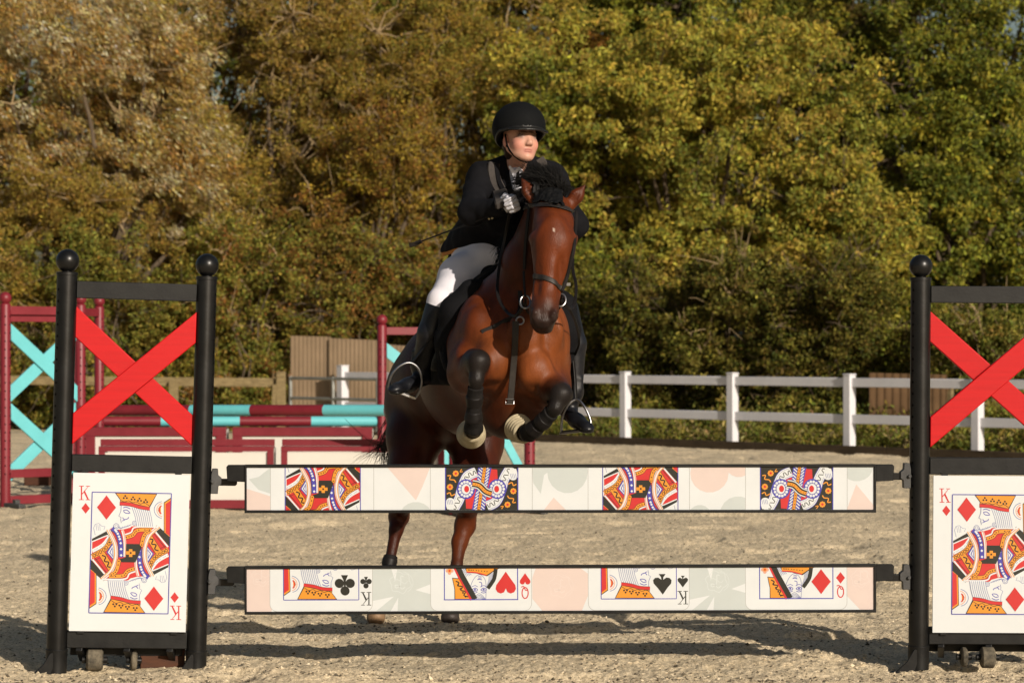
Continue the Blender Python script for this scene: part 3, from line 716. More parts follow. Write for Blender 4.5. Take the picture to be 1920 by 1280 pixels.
# ---------------------------------------------------------------- burgundy and turquoise oxer behind
M_burg = mat("burgundy_plastic", (0.165, 0.012, 0.020), 0.45, 0.4, var=0.12, vscale=5, bump=0.04, bscale=40)
M_turq = mat("turquoise_plastic", (0.12, 0.46, 0.50), 0.45, 0.4, var=0.06, vscale=5, bump=0.04, bscale=40)
M_fill = mat("filler_cream", (0.57, 0.55, 0.50), 0.45, 0.3, var=0.05, vscale=2)
M_wood = mat("old_wood", (0.17, 0.125, 0.06), 0.85, 0.15, var=0.35, vscale=8, stretch=(1, 1, 4), bump=0.3, bscale=40, col2=(0.26, 0.20, 0.10))
M_white = mat("white_upvc", (0.60, 0.60, 0.63), 0.35, 0.4, var=0.05, vscale=3)
M_gate = mat("galvanised", (0.30, 0.31, 0.29), 0.45, 0.5, var=0.2, vscale=10, metal=0.6)
M_corr = mat("brown_sheet", (0.23, 0.165, 0.10), 0.6, 0.3, var=0.12, vscale=2, col2=(0.28, 0.20, 0.125))
M_corr2 = mat("brown_sheet_rust", (0.17, 0.10, 0.05), 0.7, 0.2, var=0.25, vscale=3)
M_board = mat("kickboard_wood", (0.055, 0.04, 0.025), 0.85, 0.15, var=0.4, vscale=3, stretch=(1, 1, 5), bump=0.2, bscale=20)
def burg_wing(pl, Dl, pr, Dr, h, label, kinds=2, bottoms=True, double=True):
    a, c = P(pl, HZ, Dl), P(pr, HZ, Dr); d = np.array([c[0] - a[0], c[1] - a[1]]); w = float(np.hypot(*d)); r = 0.048
    root = empty('jump_wing', (a[0], a[1], 0), (0, 0, math.atan2(d[1], d[0]))); tag(root, label, 'jump wing', 'burgundy and turquoise jump wings')
    for x in (0, w):
        b = MB(); b.lathe((0, 0, 0), [(r, 0), (r, h), (r * 0.9, h + 0.01), (r * 0.55, h + 0.02)], M_burg, 20)
        z = 0.3
        while z < h - 0.1:
            for s_ in (-1, 1):
                b.lathe((s_ * r * 0.5, -r * 0.87, z), [(0.007, -0.002), (0.007, 0.002)], M_dark, 8, axis='Y')
            z += 0.075
        p = b.build('post', root); p.location.x = x
        b = MB(); b.sphere((0, 0, h + 0.062), 0.056, M_burg, 20); b.build('ball_finial', p)
        b = MB(); b.box((0, 0, 0.02), (0.07, 0.62, 0.04), M_grey); b.box((0, -0.2, 0.05), (0.05, 0.06, 0.05), M_grey); b.build('foot', p, 0.006)
    zs = [h - 0.05] + ([0.30, 0.06] if bottoms else [])
    for z in zs:
        b = MB(); b.box((w / 2, 0, z), (w - 2 * r + .01, 0.045, 0.078), M_burg); b.build('cross_rail', root, 0.004)
    if double: b = MB(); b.box((w / 2, 0.03, h - 0.12), (w - 2 * r + .01, 0.035, 0.065), M_burg); b.build('cross_rail', root, 0.004)
    n = kinds; z1 = h - 0.17; z0 = 0.22; H = (z1 - z0) / max(n, 1)
    for k in range(n):
        for (za, zc, y) in ((z1 - k * H, z1 - (k + 1) * H + 0.15, -0.014), (z1 - (k + 1) * H + 0.15, z1 - k * H, 0.014)):
            b = MB(); b.prism([(r * .95, za - 0.15), (w - r * .95, zc - 0.15), (w - r * .95, zc), (r * .95, za)], y - 0.012, y + 0.012, M_turq); b.build('diagonal_board', root, 0.004)
    return root
wa = burg_wing(10, 24.2, 151, 24.7, 1.83, 'burgundy jump wing with stacked turquoise crosses at the far left')
wb = burg_wing(134, 26.0, 186, 26.6, 1.84, 'burgundy jump wing seen through the left black wing, right behind the turquoise crosses', kinds=0, double=False)
wc = burg_wing(852, 23.1, 993, 23.4, 1.62, 'burgundy and turquoise jump wing half hidden behind the horse legs', kinds=1)
wd = burg_wing(716, 27.0, 850, 27.2, 1.66, 'burgundy jump wing with turquoise cross beside the rider boot', double=False)
def jump_pole(p0, p1, D0, D1, py, r, bands, label):
    a, c = P(p0, py, D0), P(p1, py + 0, D1); L = float(np.linalg.norm(c - a)); d = c - a
    root = empty('jump_pole', tuple(a), (0, 0, math.atan2(d[1], d[0]))); root.rotation_euler.y = -math.asin(d[2] / L)
    tag(root, label, 'jump pole', 'banded jump poles')
    b = MB(); xs = [0] + [(q - p0) / (p1 - p0) * L for q in bands] + [L]
    for i in range(len(xs) - 1):
        m = M_burg if i % 2 == 0 else M_turq
        b.lathe((xs[i], 0, 0), [(r, 0), (r, xs[i + 1] - xs[i])], m, 20, axis='X')
    b.build('pole', root, sharp=30)
    for x in (-0.006, L - 0.002): b = MB(); b.lathe((x, 0, 0), [(r * 0.7, 0), (r * 0.9, 0.004), (r * .9, 0.008)], M_dark, 16, axis='X'); b.build('end_cap', root)
jump_pole(195, 842, 24.75, 23.25, 769, 0.050, [366, 482, 618, 730], 'upper burgundy and turquoise pole across the front of the oxer')
jump_pole(165, 812, 26.7, 27.1, 789.5, 0.050, [300, 447, 581, 717, 775], 'lower burgundy and turquoise pole along the back of the oxer')
def filler(p0, p1, D, z1, front, label):
    a, c = P(p0, HZ, D), P(p1, HZ, D); w = c[0] - a[0]
    root = empty('filler', (a[0], a[1], 0)); tag(root, label, 'jump filler', 'white fillers with burgundy frames')
    fr = 0.045 if front else 0.085
    b = MB(); b.box((w / 2, 0.02, z1 / 2), (w - 2 * fr + .004, 0.02, z1 - 0.11), M_fill); b.build('panel', root)
    b = MB()
    for (x0, x1, za, zb) in ((0, w, z1 - fr, z1), (0, w, 0.0, 0.075), (0, fr + .012, 0.075, z1 - fr), (w - fr - .012, w, 0.075, z1 - fr)):
        b.box(((x0 + x1) / 2, 0.01, (za + zb) / 2), (x1 - x0, 0.05, zb - za), M_burg)
    b.build('frame', root, 0.003)
    b = MB()
    if front: b.prism([(0.0, z1 + 0.002), (w, z1 + 0.002), (w, z1 + 0.062), (0, z1 + 0.062)], 0.10, 0.13, M_burg)
    b.box((w / 2, 0.082, z1 - 0.01), (w, 0.09, 0.02), M_burg)
    b.box((0.02, 0.20, z1 / 2), (0.03, 0.2, z1 - 0.04), M_fill); b.box((w - 0.02, 0.20, z1 / 2), (0.03, 0.2, z1 - 0.04), M_fill)
    b.build('top_board', root, 0.003)
filler(185, 513, 24.0, 0.555, True, 'long white filler with burgundy frame, left of the pair in the front row')
filler(527, 833, 24.0, 0.555, True, 'white filler with burgundy frame behind the horse tail, right of the front pair')
filler(160, 424, 26.2, 0.66, False, 'back-row white filler with burgundy frame behind the left black wing')
filler(436, 698, 26.2, 0.66, False, 'back-row white filler with burgundy frame between the poles and front fillers')
b = MB(); b.box((0, 0, 0.06), (0.27, 0.2, 0.12), M_wblk); o = b.build('timber_block', None, 0.01); o.location = (P(72, 900, 28)[0], 28, 0.0)
tag(o, 'dark brown timber block lying on the sand behind the turquoise crosses', 'timber block')

# ---------------------------------------------------------------- white arena fence: a post and the two rails to the next post make one bay
FX0, FY0, DX, DY = 1.69, 39.8, 1.46, -1.667
root = empty('arena_fence', (FX0 - 3 * DX, FY0 - 3 * DY, 0)); ang = math.atan2(DY, DX); Lb = math.hypot(DX, DY)
root.rotation_euler = (0, 0, ang); tag(root, 'white two-rail plastic fence running along the far side of the arena', 'fence')
NP = 8
for k in range(NP):
    b = MB(); h = 1.06 if k else 1.12; wd = 0.125 if k else 0.15
    b.box((0, 0, h / 2), (wd, wd, h), M_white); b.box((0, 0, h + 0.012), (wd + 0.012, wd + 0.012, 0.022), M_white)
    p = b.build('post', root, 0.008); p.location.x = k * Lb - (0.25 if k == 0 else 0)
    if k < NP - 1:
        for z in (0.965, 0.465):
            x_ = -0.25 if k == 0 else 0; b = MB(); b.box(((Lb + x_) / 2, 0, z), (Lb - x_ - wd + 0.01, 0.045, 0.125), M_white); q = b.build('rail', root, 0.008); q.location.x = k * Lb
b = MB()
for k in range(-1, 9): b.box((k * 2.4 + 1.2, -0.30, 0.05), (2.392, 0.05, 0.13), M_board)
q = b.build('kickboard', None, 0.004); q.location = root.location; q.rotation_euler = root.rotation_euler
tag(q, 'dark timber kickboard holding the sand in along the foot of the white fence', 'kickboard')

# ---------------------------------------------------------------- left background: timber rail fence, metal gate, brown sheet fences
root = empty('timber_fence', tuple(P(190, HZ, 43.5) - [0, 0, CH])); tag(root, 'weathered timber rail fence in front of the hedge, ending at the gate', 'fence')
x1 = P(527, 0, 43.5)[0] - root.location.x
b = MB(); b.beam((-3, 0.06, 0.92), (x1, 0.06, 0.865), 0.145, 0.04, M_wood); b.build('rail', root, 0.008)
for x, h in ((x1, 1.05), (x1 - 1.75, 0.9), (x1 - 3.3, 0.9)):
    b = MB(); b.box((0, 0, h / 2), (0.15, 0.12, h), M_wood); p = b.build('post', root, 0.01); p.location.x = x
b = MB(); b.beam((x1 - 0.13, 0, 0.2), (x1 - 0.10, 0, 0.84), 0.07, 0.12, M_wood, Vector((1, 0, 0))); b.build('brace', root, 0.006)
ga, gb = P(545, HZ, 44.5), P(708, HZ, 42.6); d = gb - ga; Lg = float(math.hypot(d[0], d[1]))
root = empty('field_gate', (ga[0], ga[1], 0), (0, 0, math.atan2(d[1], d[0]))); tag(root, 'galvanised metal field gate beside the timber fence post', 'gate')
b = MB()
for z in (0.93, 0.60, 0.32, 0.12): b.tube([(0, 0, z), (Lg, 0, z)], 0.026, M_gate, 10)
b.build('bars', root)
for x in (0.0, Lg * 0.5, Lg): b = MB(); b.tube([(x, 0, 0.08), (x, 0, 0.96)], 0.03, M_gate, 10); b.build('upright', root)
b = MB(); b.tube([(-0.06, 0.02, 0), (-0.06, 0.02, 1.0)], 0.035, M_corr2, 10); b.build('hanging_post', root)
def sheet_fence(name, pa, Da, pb, Db, tops, m, label, pitch=0.1, z0=0.0, rail=False):
    a, c = P(pa, HZ, Da), P(pb, HZ, Db); d = c - a; L = float(math.hypot(d[0], d[1]))
    root = empty(name, (a[0], a[1], 0), (0, 0, math.atan2(d[1], d[0]))); tag(root, label, 'fence')
    for (u0, u1, za, zb, yy) in tops:
        b = MB(); x = u0 * L; xe = u1 * L; top = []; n = 0
        prof = []
        while x < xe - 1e-3:
            for dx, dy in ((0, 0), (0.45, 0), (0.55, 0.006), (0.95, 0.006)):
                xx = min(x + dx * pitch, xe); prof.append((xx, dy))
            x += pitch
        prof.append((xe, 0)); vs = []; 
        for xx, dy in prof:
            t = (xx / L - u0) / (u1 - u0); zt = za + (zb - za) * t
            vs += [(xx, yy + dy, z0), (xx, yy + dy, zt), (xx, yy + dy + 0.004, zt), (xx, yy + dy + 0.004, z0)]
        fs = []
        for i in range(len(prof) - 1):
            for k in range(4): fs.append((i * 4 + k, i * 4 + (k + 1) % 4, (i + 1) * 4 + (k + 1) % 4, (i + 1) * 4 + k))
        b.add(vs, fs, m); b.build('sheet', root)
    if rail: b = MB(); b.box((L / 2, -0.03, 0.42), (L, 0.04, 0.05), M_corr2); b.box((L / 2, 0.06, 0.85), (L, 0.04, 0.05), M_corr2); b.build('rail', root)
    for u in (0, 0.5, 1): b = MB(); b.box((u * L, 0.09, 0.75 if not rail else 0.5), (0.08, 0.08, 1.5 if not rail else 1.0), M_wood); b.build('post', root)
sheet_fence('sheet_fence', 545, 45.9, 800, 44.6, [(0, 0.30, 1.64, 1.62, 0), (0.30, 0.66, 1.60, 1.56, -0.05), (0.66, 1, 1.5, 1.44, 0)], M_corr, 'brown corrugated sheet fence behind the metal gate', 0.085)
sheet_fence('sheet_fence', 1630, 38.2, 1775, 37.4, [(0, 1, 1.08, 1.06, 0)], M_corr2, 'rusty brown corrugated sheet panel behind the right end of the white fence', 0.13, 0.12, True)
# cut log by the fence
b = MB(); b.tube([(0, 0, 0.16), (0.1, 0.3, 0.17), (0.15, 0.7, 0.15)], [0.15, 0.16, 0.14], M_wood, 14); o = b.build('log'); o.location = tuple(P(1690, 840, 37.2) * [1, 1, 0])
tag(o, 'pale cut log lying behind the white fence next to the right black wing', 'log')
# ---------------------------------------------------------------- trees and bushes: trunk, limbs and twigs plus thousands of separate leaves
M_bark = mat("bark", (0.10, 0.075, 0.05), 0.9, 0.1, var=0.4, vscale=12, stretch=(1, 1, 0.3), bump=0.3, bscale=40)
M_twig = mat("twig_pale", (0.30, 0.22, 0.12), 0.9, 0.1, var=0.3, vscale=6)
M_leaf = attr_mat("leaves", 0.6, 0.18, 0, transl=0.30)
def leaves_mesh(name, cen, cidx, count, sig, ln, wd, pal, parent, origin, lean=(0, 0, 0), align=0.0, droop=0.0, jit=0.25):
    """count leaves around the clump centres; each a small folded diamond"""
    n = count; ci = rng.integers(0, len(cen), n); c = cen[ci]
    off = rng.normal(0, 1, (n, 3)); off /= np.linalg.norm(off, axis=1)[:, None] + 1e-6
    off *= (rng.random(n) ** 0.45)[:, None] * sig[ci][:, None]; off[:, 2] *= 0.75
    p = c + off
    d = rng.normal(0, 1, (n, 3)); d += off / (sig[ci][:, None] + 1e-6) * 0.8
    d = d / np.linalg.norm(d, axis=1)[:, None] * (1 - align) + np.array(lean) * align; d[:, 2] -= droop
    d /= np.linalg.norm(d, axis=1)[:, None]
    s = rng.normal(0, 1, (n, 3)); s -= d * (s * d).sum(1)[:, None]; s /= np.linalg.norm(s, axis=1)[:, None]
    nn = np.cross(d, s); k = rng.uniform(0.65, 1.3, n)[:, None]
    a = p - d * ln * k * 0.5; b = p + s * wd * k * 0.5 + nn * wd * 0.15; t = p + d * ln * k * 0.5; e = p - s * wd * k * 0.5 + nn * wd * 0.15
    v = np.stack([a, b, t, e], 1).reshape(-1, 3); q = np.arange(n * 4).reshape(n, 4)
    pal = np.array(pal); pc = cidx[ci]                                           # each clump leans to one palette colour
    pick = np.where(rng.random(n) < 0.6, pc, rng.integers(0, len(pal), n))
    col = pal[pick] * np.exp(rng.normal(0, jit, (n, 1))) * (1 + rng.normal(0, 0.07, (n, 3)))
    col = np.repeat(np.clip(col, 0.004, 0.8), 4, 0)
    return npmesh(name, v, q, M_leaf, parent, smooth=False, col=col, origin=origin)
def tree(name, label, cat, px, D, top, bot, wpx, pal, n_leaf, ln, wd, clump=0.28, nb=12, nc=260, depth=None, group=None, trunk=0.16, twigs=90,
         lean=(0, 0, 0), align=0, droop=0.15, stems=1, twm=None, spiky=0, seed=0, jit=0.25):
    global rng
    keep = rng; rng = r = np.random.default_rng(seed + int(px) * 7 + int(D * 10))
    c = P(px, top, D); zt = c[2]; zb = P(px, bot, D)[2]; W = wpx / F * D / 2; H = (zt - zb) / 2; dp = depth or W * 0.8
    org = np.array((c[0], D, 0.0)); root = empty(name, tuple(org)); tag(root, label, cat, group)
    # blobs that make the crown's lobes
    th = r.uniform(0, 2 * np.pi, nb); rad = np.sqrt(r.random(nb)) * 0.68; zz = r.uniform(-0.72, 0.72, nb)
    blobs = np.stack([c[0] + np.cos(th) * rad * W, D + np.sin(th) * rad * dp, (zt + zb) / 2 + zz * H], 1)
    shrink = np.sqrt(np.clip(1 - zz ** 2 * 0.8, 0.1, 1)); blobs[:, 0] = c[0] + (blobs[:, 0] - c[0]) * (0.35 + shrink * 0.65)
    br = r.uniform(0.30, 0.46, nb)[:, None] * np.array([W, dp, H * 0.8])
    bi = r.integers(0, nb, nc); u = r.normal(0, 1, (nc, 3)); u /= np.linalg.norm(u, axis=1)[:, None]
    u[:, 1] = np.where(r.random(nc) < 0.5, -np.abs(u[:, 1]), u[:, 1])                    # a little denser on the open, sunny side
    cen = blobs[bi] + u * br[bi] * (r.uniform(0.62, 1.08, nc))[:, None]
    cen[:, 2] = np.maximum(cen[:, 2], zb + 0.1 + r.random(nc) * 0.2)
    sig = clump * r.uniform(0.55, 1.35, nc)
    if spiky:
        k = r.random(nc) < 0.16; cen[k, 2] += r.exponential(spiky, k.sum()); sig[k] *= 0.5
    cidx = r.integers(0, len(pal), nc)
    leaves_mesh('crown', cen, cidx, n_leaf, sig, ln, wd, pal, root, org, lean, align, droop, jit)
    # trunk, limbs, twigs
    base = np.array((c[0], D, -0.05)); fork = np.array((c[0], D, max(0.35, zb * 0.6 + 0.2)))
    paths = []
    for s_ in range(stems):
        o = np.array((r.normal(0, 0.15 * (stems > 1)) * W, r.normal(0, 0.1), 0)); f = fork + o * 1.6
        paths.append((wob(base + o, f, 6, 0.03, r), trunk, trunk * 0.75))
        for k in range(s_, nb, stems): paths.append((wob(f, blobs[k], 9, 0.07, r), trunk * 0.55, trunk * 0.14))
    for k in r.choice(nc, min(twigs, nc), replace=False):
        e = cen[k] + (cen[k] - blobs[bi[k]]) * 0.15; e[2] += 0.1
        paths.append((wob(blobs[bi[k]], e, 7, 0.045, r), 0.018, 0.005))
        for j in range(2): paths.append((wob(paths[-1 - j][0][4], e + r.normal(0, 0.22, 3), 4, 0.02, r), 0.008, 0.003))
    nf0 = sum((len(p[0]) - 1) * 6 for p in paths[:stems + nb]); v, q = limb_tubes(paths, 6)
    npmesh('trunk', v, q, [M_bark, twm or M_bark], root, origin=org, midx=(np.arange(len(q)) >= nf0).astype(np.int32))
    rng = keep
    return root
ASH = [(0.298, 0.267, 0.040), (0.350, 0.300, 0.043), (0.231, 0.229, 0.036), (0.404, 0.321, 0.047), (0.163, 0.178, 0.030), (0.336, 0.244, 0.045)]
ASHD = [(0.163, 0.172, 0.023), (0.215, 0.208, 0.024), (0.268, 0.236, 0.026), (0.108, 0.126, 0.017), (0.078, 0.097, 0.014)]
OLIVE = [(0.251, 0.188, 0.031), (0.307, 0.216, 0.034), (0.202, 0.167, 0.027), (0.333, 0.224, 0.035), (0.162, 0.147, 0.024)]
TAN = [(0.293, 0.196, 0.045), (0.250, 0.156, 0.031), (0.320, 0.223, 0.057), (0.194, 0.148, 0.028), (0.237, 0.182, 0.033)]
RUST = [(0.201, 0.093, 0.024), (0.239, 0.124, 0.027), (0.159, 0.098, 0.021), (0.203, 0.148, 0.026), (0.127, 0.098, 0.020)]
GOLD = [(0.347, 0.243, 0.028), (0.293, 0.189, 0.024), (0.223, 0.175, 0.025), (0.374, 0.205, 0.025)]
ORNG = [(0.314, 0.150, 0.026), (0.277, 0.125, 0.025), (0.328, 0.198, 0.031), (0.228, 0.148, 0.025)]
HEDGE = [(0.206, 0.190, 0.033), (0.156, 0.162, 0.028), (0.260, 0.218, 0.039), (0.123, 0.133, 0.023), (0.221, 0.157, 0.031)]
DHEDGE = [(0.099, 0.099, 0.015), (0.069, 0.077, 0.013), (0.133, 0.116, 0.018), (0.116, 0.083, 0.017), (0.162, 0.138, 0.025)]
SILV = [(0.396, 0.319, 0.150), (0.352, 0.242, 0.080), (0.308, 0.198, 0.050), (0.506, 0.440, 0.270), (0.286, 0.154, 0.035), (0.264, 0.209, 0.040)]
G1 = 'trees behind the hedge'; G2 = 'bushes of the hedge behind the arena'
def T(lab, px, D, top, bot, wpx, pal, n, ln, wd, **k): return tree('tree', lab, 'tree', px, D, top, bot + 110, wpx * (1.22 if px < 880 else 1.12), pal, int(n * 1.45), ln * 0.9, wd * 0.9, group=G1, **{**k, 'nb': int(k['nb'] * 1.35), 'nc': int(k['nc'] * 1.6)})
def B(*a, **k): return tree('bush', a[0], 'bush', *a[1:], group=G2, stems=3, trunk=0.05, **k)
T('broad yellow-green ash tree filling the upper right middle, behind the rider', 1290, 50.5, -10, 590, 720, ASH, 90000, 0.115, 0.05, clump=0.30, nb=26, nc=560, trunk=0.17, droop=0.3)
T('dappled green ash tree at the far right edge, above the right black wing', 1800, 50.0, 70, 720, 460, ASHD, 62000, 0.12, 0.055, clump=0.34, nb=16, nc=330, droop=0.3)
T('yellow-green ash crown between the two larger ash trees, low on the right', 1560, 48.8, 250, 640, 330, ASH, 30000, 0.11, 0.05, clump=0.30, nb=10, nc=190, droop=0.3)
T('narrow yellow-green tree close behind the rider helmet', 1010, 49.0, 110, 560, 240, ASHD, 22000, 0.11, 0.05, clump=0.28, nb=9, nc=150, droop=0.3)
T('small orange-leaved tree above and right of the rider helmet', 1075, 52.5, 20, 420, 230, ORNG, 20000, 0.08, 0.045, clump=0.25, nb=8, nc=150, twigs=120)
T('tall thin tree with light sky gaps in the top right corner', 1790, 55.0, -230, 330, 560, ASHD, 26000, 0.13, 0.06, clump=0.36, nb=15, nc=210, trunk=0.15)
T('tall dark green tree rising behind the broad ash tree, at the top edge', 1270, 57.0, -280, 330, 520, ASHD, 40000, 0.13, 0.06, clump=0.4, nb=14, nc=260)
T('dark crown between the ash tree and the top right corner', 1540, 58.0, -260, 420, 460, DHEDGE, 34000, 0.13, 0.06, clump=0.4, nb=12, nc=240)
T('silver-leaved willow blown sideways in the upper left', 190, 48.6, -20, 400, 460, SILV, 75000, 0.115, 0.022, clump=0.30, nb=20, nc=420, lean=(0.8, -0.3, -0.55), align=0.6, twm=M_twig, twigs=140, jit=0.45)
T('russet willow crown leaving the picture at the top left corner', -20, 50.5, -200, 300, 360, SILV[1:3] + TAN, 40000, 0.10, 0.025, clump=0.32, nb=12, nc=240, lean=(0.8, -0.3, -0.55), align=0.45, twm=M_twig)
T('tan half-bare tree rising behind the silver willow, left of centre', 330, 53.0, -260, 420, 380, TAN, 40000, 0.085, 0.035, clump=0.30, nb=14, nc=260, twm=M_twig, twigs=200)
T('tan half-bare tree with upright twigs, halfway from willow to rider', 500, 51.5, -60, 470, 300, TAN, 38000, 0.075, 0.035, clump=0.24, nb=14, nc=260, twm=M_twig, twigs=240)
T('orange-tinged tree with hanging leaves at the top, left of the rider', 610, 54.0, -240, 380, 400, ORNG[1:] + OLIVE, 40000, 0.10, 0.045, clump=0.30, nb=14, nc=260, twm=M_twig, twigs=180)
T('olive feathery tree directly left of the rider helmet', 820, 51.0, -80, 520, 380, OLIVE + TAN[:2], 60000, 0.085, 0.032, clump=0.28, nb=18, nc=360, twm=M_twig, twigs=240, lean=(0.3, 0, 0.9), align=0.3)
T('tall olive tree leaving the top of the picture above the rider', 930, 54.5, -260, 330, 380, OLIVE, 34000, 0.09, 0.04, clump=0.30, nb=13, nc=240, twm=M_twig, twigs=160)
T('orange-brown slender tree between willow and olive tree, half hidden', 690, 49.0, 160, 560, 300, RUST + GOLD[:2] + OLIVE[:2], 42000, 0.07, 0.035, clump=0.24, nb=13, nc=280, twm=M_twig, twigs=160)
# hedge bushes, left to right
T('leafy russet thicket low between the silver willow and the hedge', 110, 48.0, 300, 600, 360, TAN + OLIVE[:2], 34000, 0.07, 0.032, clump=0.26, nb=12, nc=240, twm=M_twig)
T('olive thicket filling the gap right of the silver willow', 400, 50.0, 120, 560, 320, TAN[:3] + OLIVE, 44000, 0.075, 0.034, clump=0.27, nb=14, nc=280, twm=M_twig, twigs=160)
T('tan thicket behind the slender tree, halfway up the picture left of the rider', 700, 53.0, -40, 480, 340, OLIVE + TAN[:3], 40000, 0.08, 0.036, clump=0.28, nb=14, nc=280, twm=M_twig, twigs=160)
hed = [(20, 47.2, 400, 860, 300, HEDGE, 'olive hedge bush at the left picture edge', 0.1),
       (205, 46.6, 415, 860, 300, HEDGE, 'olive hedge bush seen through the left black wing', 0.15),
       (365, 47.0, 395, 860, 300, HEDGE + OLIVE[:2], 'green-brown hedge bush behind the right post of the left wing', 0.15),
       (455, 46.6, 415, 850, 230, HEDGE + RUST[:1], 'dense hedge bush left of the brown sheet fence', 0.12),
       (625, 47.6, 400, 850, 300, HEDGE + RUST, 'reddish hedge bush above the brown sheet fence', 0.2),
       (790, 48.2, 400, 850, 300, GOLD[2:3] + HEDGE + RUST[:2], 'golden and red hedge bush close left of the rider', 0.2),
       (960, 46.0, 440, 850, 260, DHEDGE + HEDGE[:2], 'dark hedge bush hidden mostly behind horse and rider', 0.2),
       (1130, 44.6, 450, 860, 250, DHEDGE + HEDGE[:1], 'dark green hedge bush right of the rider, first of that run', 0.25),
       (1270, 43.6, 460, 860, 250, DHEDGE, 'dark hedge bush above the second white post right of the rider', 0.25),
       (1410, 42.4, 455, 860, 260, DHEDGE + HEDGE[:1], 'dark hedge bush above the third white post right of the rider', 0.3),
       (1545, 41.4, 470, 870, 250, DHEDGE, 'dark hedge bush left of the rusty sheet panel', 0.3),
       (1675, 41.8, 560, 880, 200, ASHD[:2] + DHEDGE, 'lighter green bush over the rusty sheet panel', 0.1),
       (1850, 39.6, 575, 900, 240, HEDGE + DHEDGE[:2], 'small-leaved bush inside the right black wing cross', 0.12)]
for i, (px, D, top, bot, wp, pal, lab, sp) in enumerate(hed):
    B(lab, px, D, top, bot, wp * 1.12, pal, 52000 if px > 1000 else 40000, 0.062, 0.036, clump=0.22, nb=22, nc=480, depth=1.1, spiky=sp, droop=0.0, twigs=90, twm=M_twig if i % 3 == 0 else None, seed=i, jit=0.3)
# deep wood behind everything: reads as one dark mass
def far_wood():
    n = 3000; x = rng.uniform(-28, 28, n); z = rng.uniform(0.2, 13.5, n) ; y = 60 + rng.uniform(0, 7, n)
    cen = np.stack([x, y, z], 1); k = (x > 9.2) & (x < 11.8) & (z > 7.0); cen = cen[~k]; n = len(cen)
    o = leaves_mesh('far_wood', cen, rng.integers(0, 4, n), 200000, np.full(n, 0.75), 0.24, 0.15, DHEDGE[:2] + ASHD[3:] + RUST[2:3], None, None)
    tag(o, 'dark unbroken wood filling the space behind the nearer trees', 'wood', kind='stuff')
far_wood()
# low weeds and ivy along the foot of the hedge
def weeds():
    N = 900; t = rng.random(N); x = -9 + 18 * t; base = 43.15 - 1.1416 * (x + 1.23); base = np.clip(base, 34, 46) + 0.9
    y = base + rng.uniform(0, 2.0, N); z = 0.05 + rng.random(N) ** 2 * 0.35 + np.clip(y - base - 0.6, 0, 5) * 0.2; cen = np.stack([x, y, z], 1)
    o = leaves_mesh('weeds', cen, rng.integers(0, 5, N), 46000, rng.uniform(0.12, 0.28, N), 0.09, 0.03, HEDGE[:3] + [(0.14, 0.17, 0.03), (0.26, 0.20, 0.08)], None, None, lean=(0, 0, 1), align=0.4)
    tag(o, 'rough grass, ivy and weeds along the foot of the hedge', 'weeds', kind='stuff')
weeds()
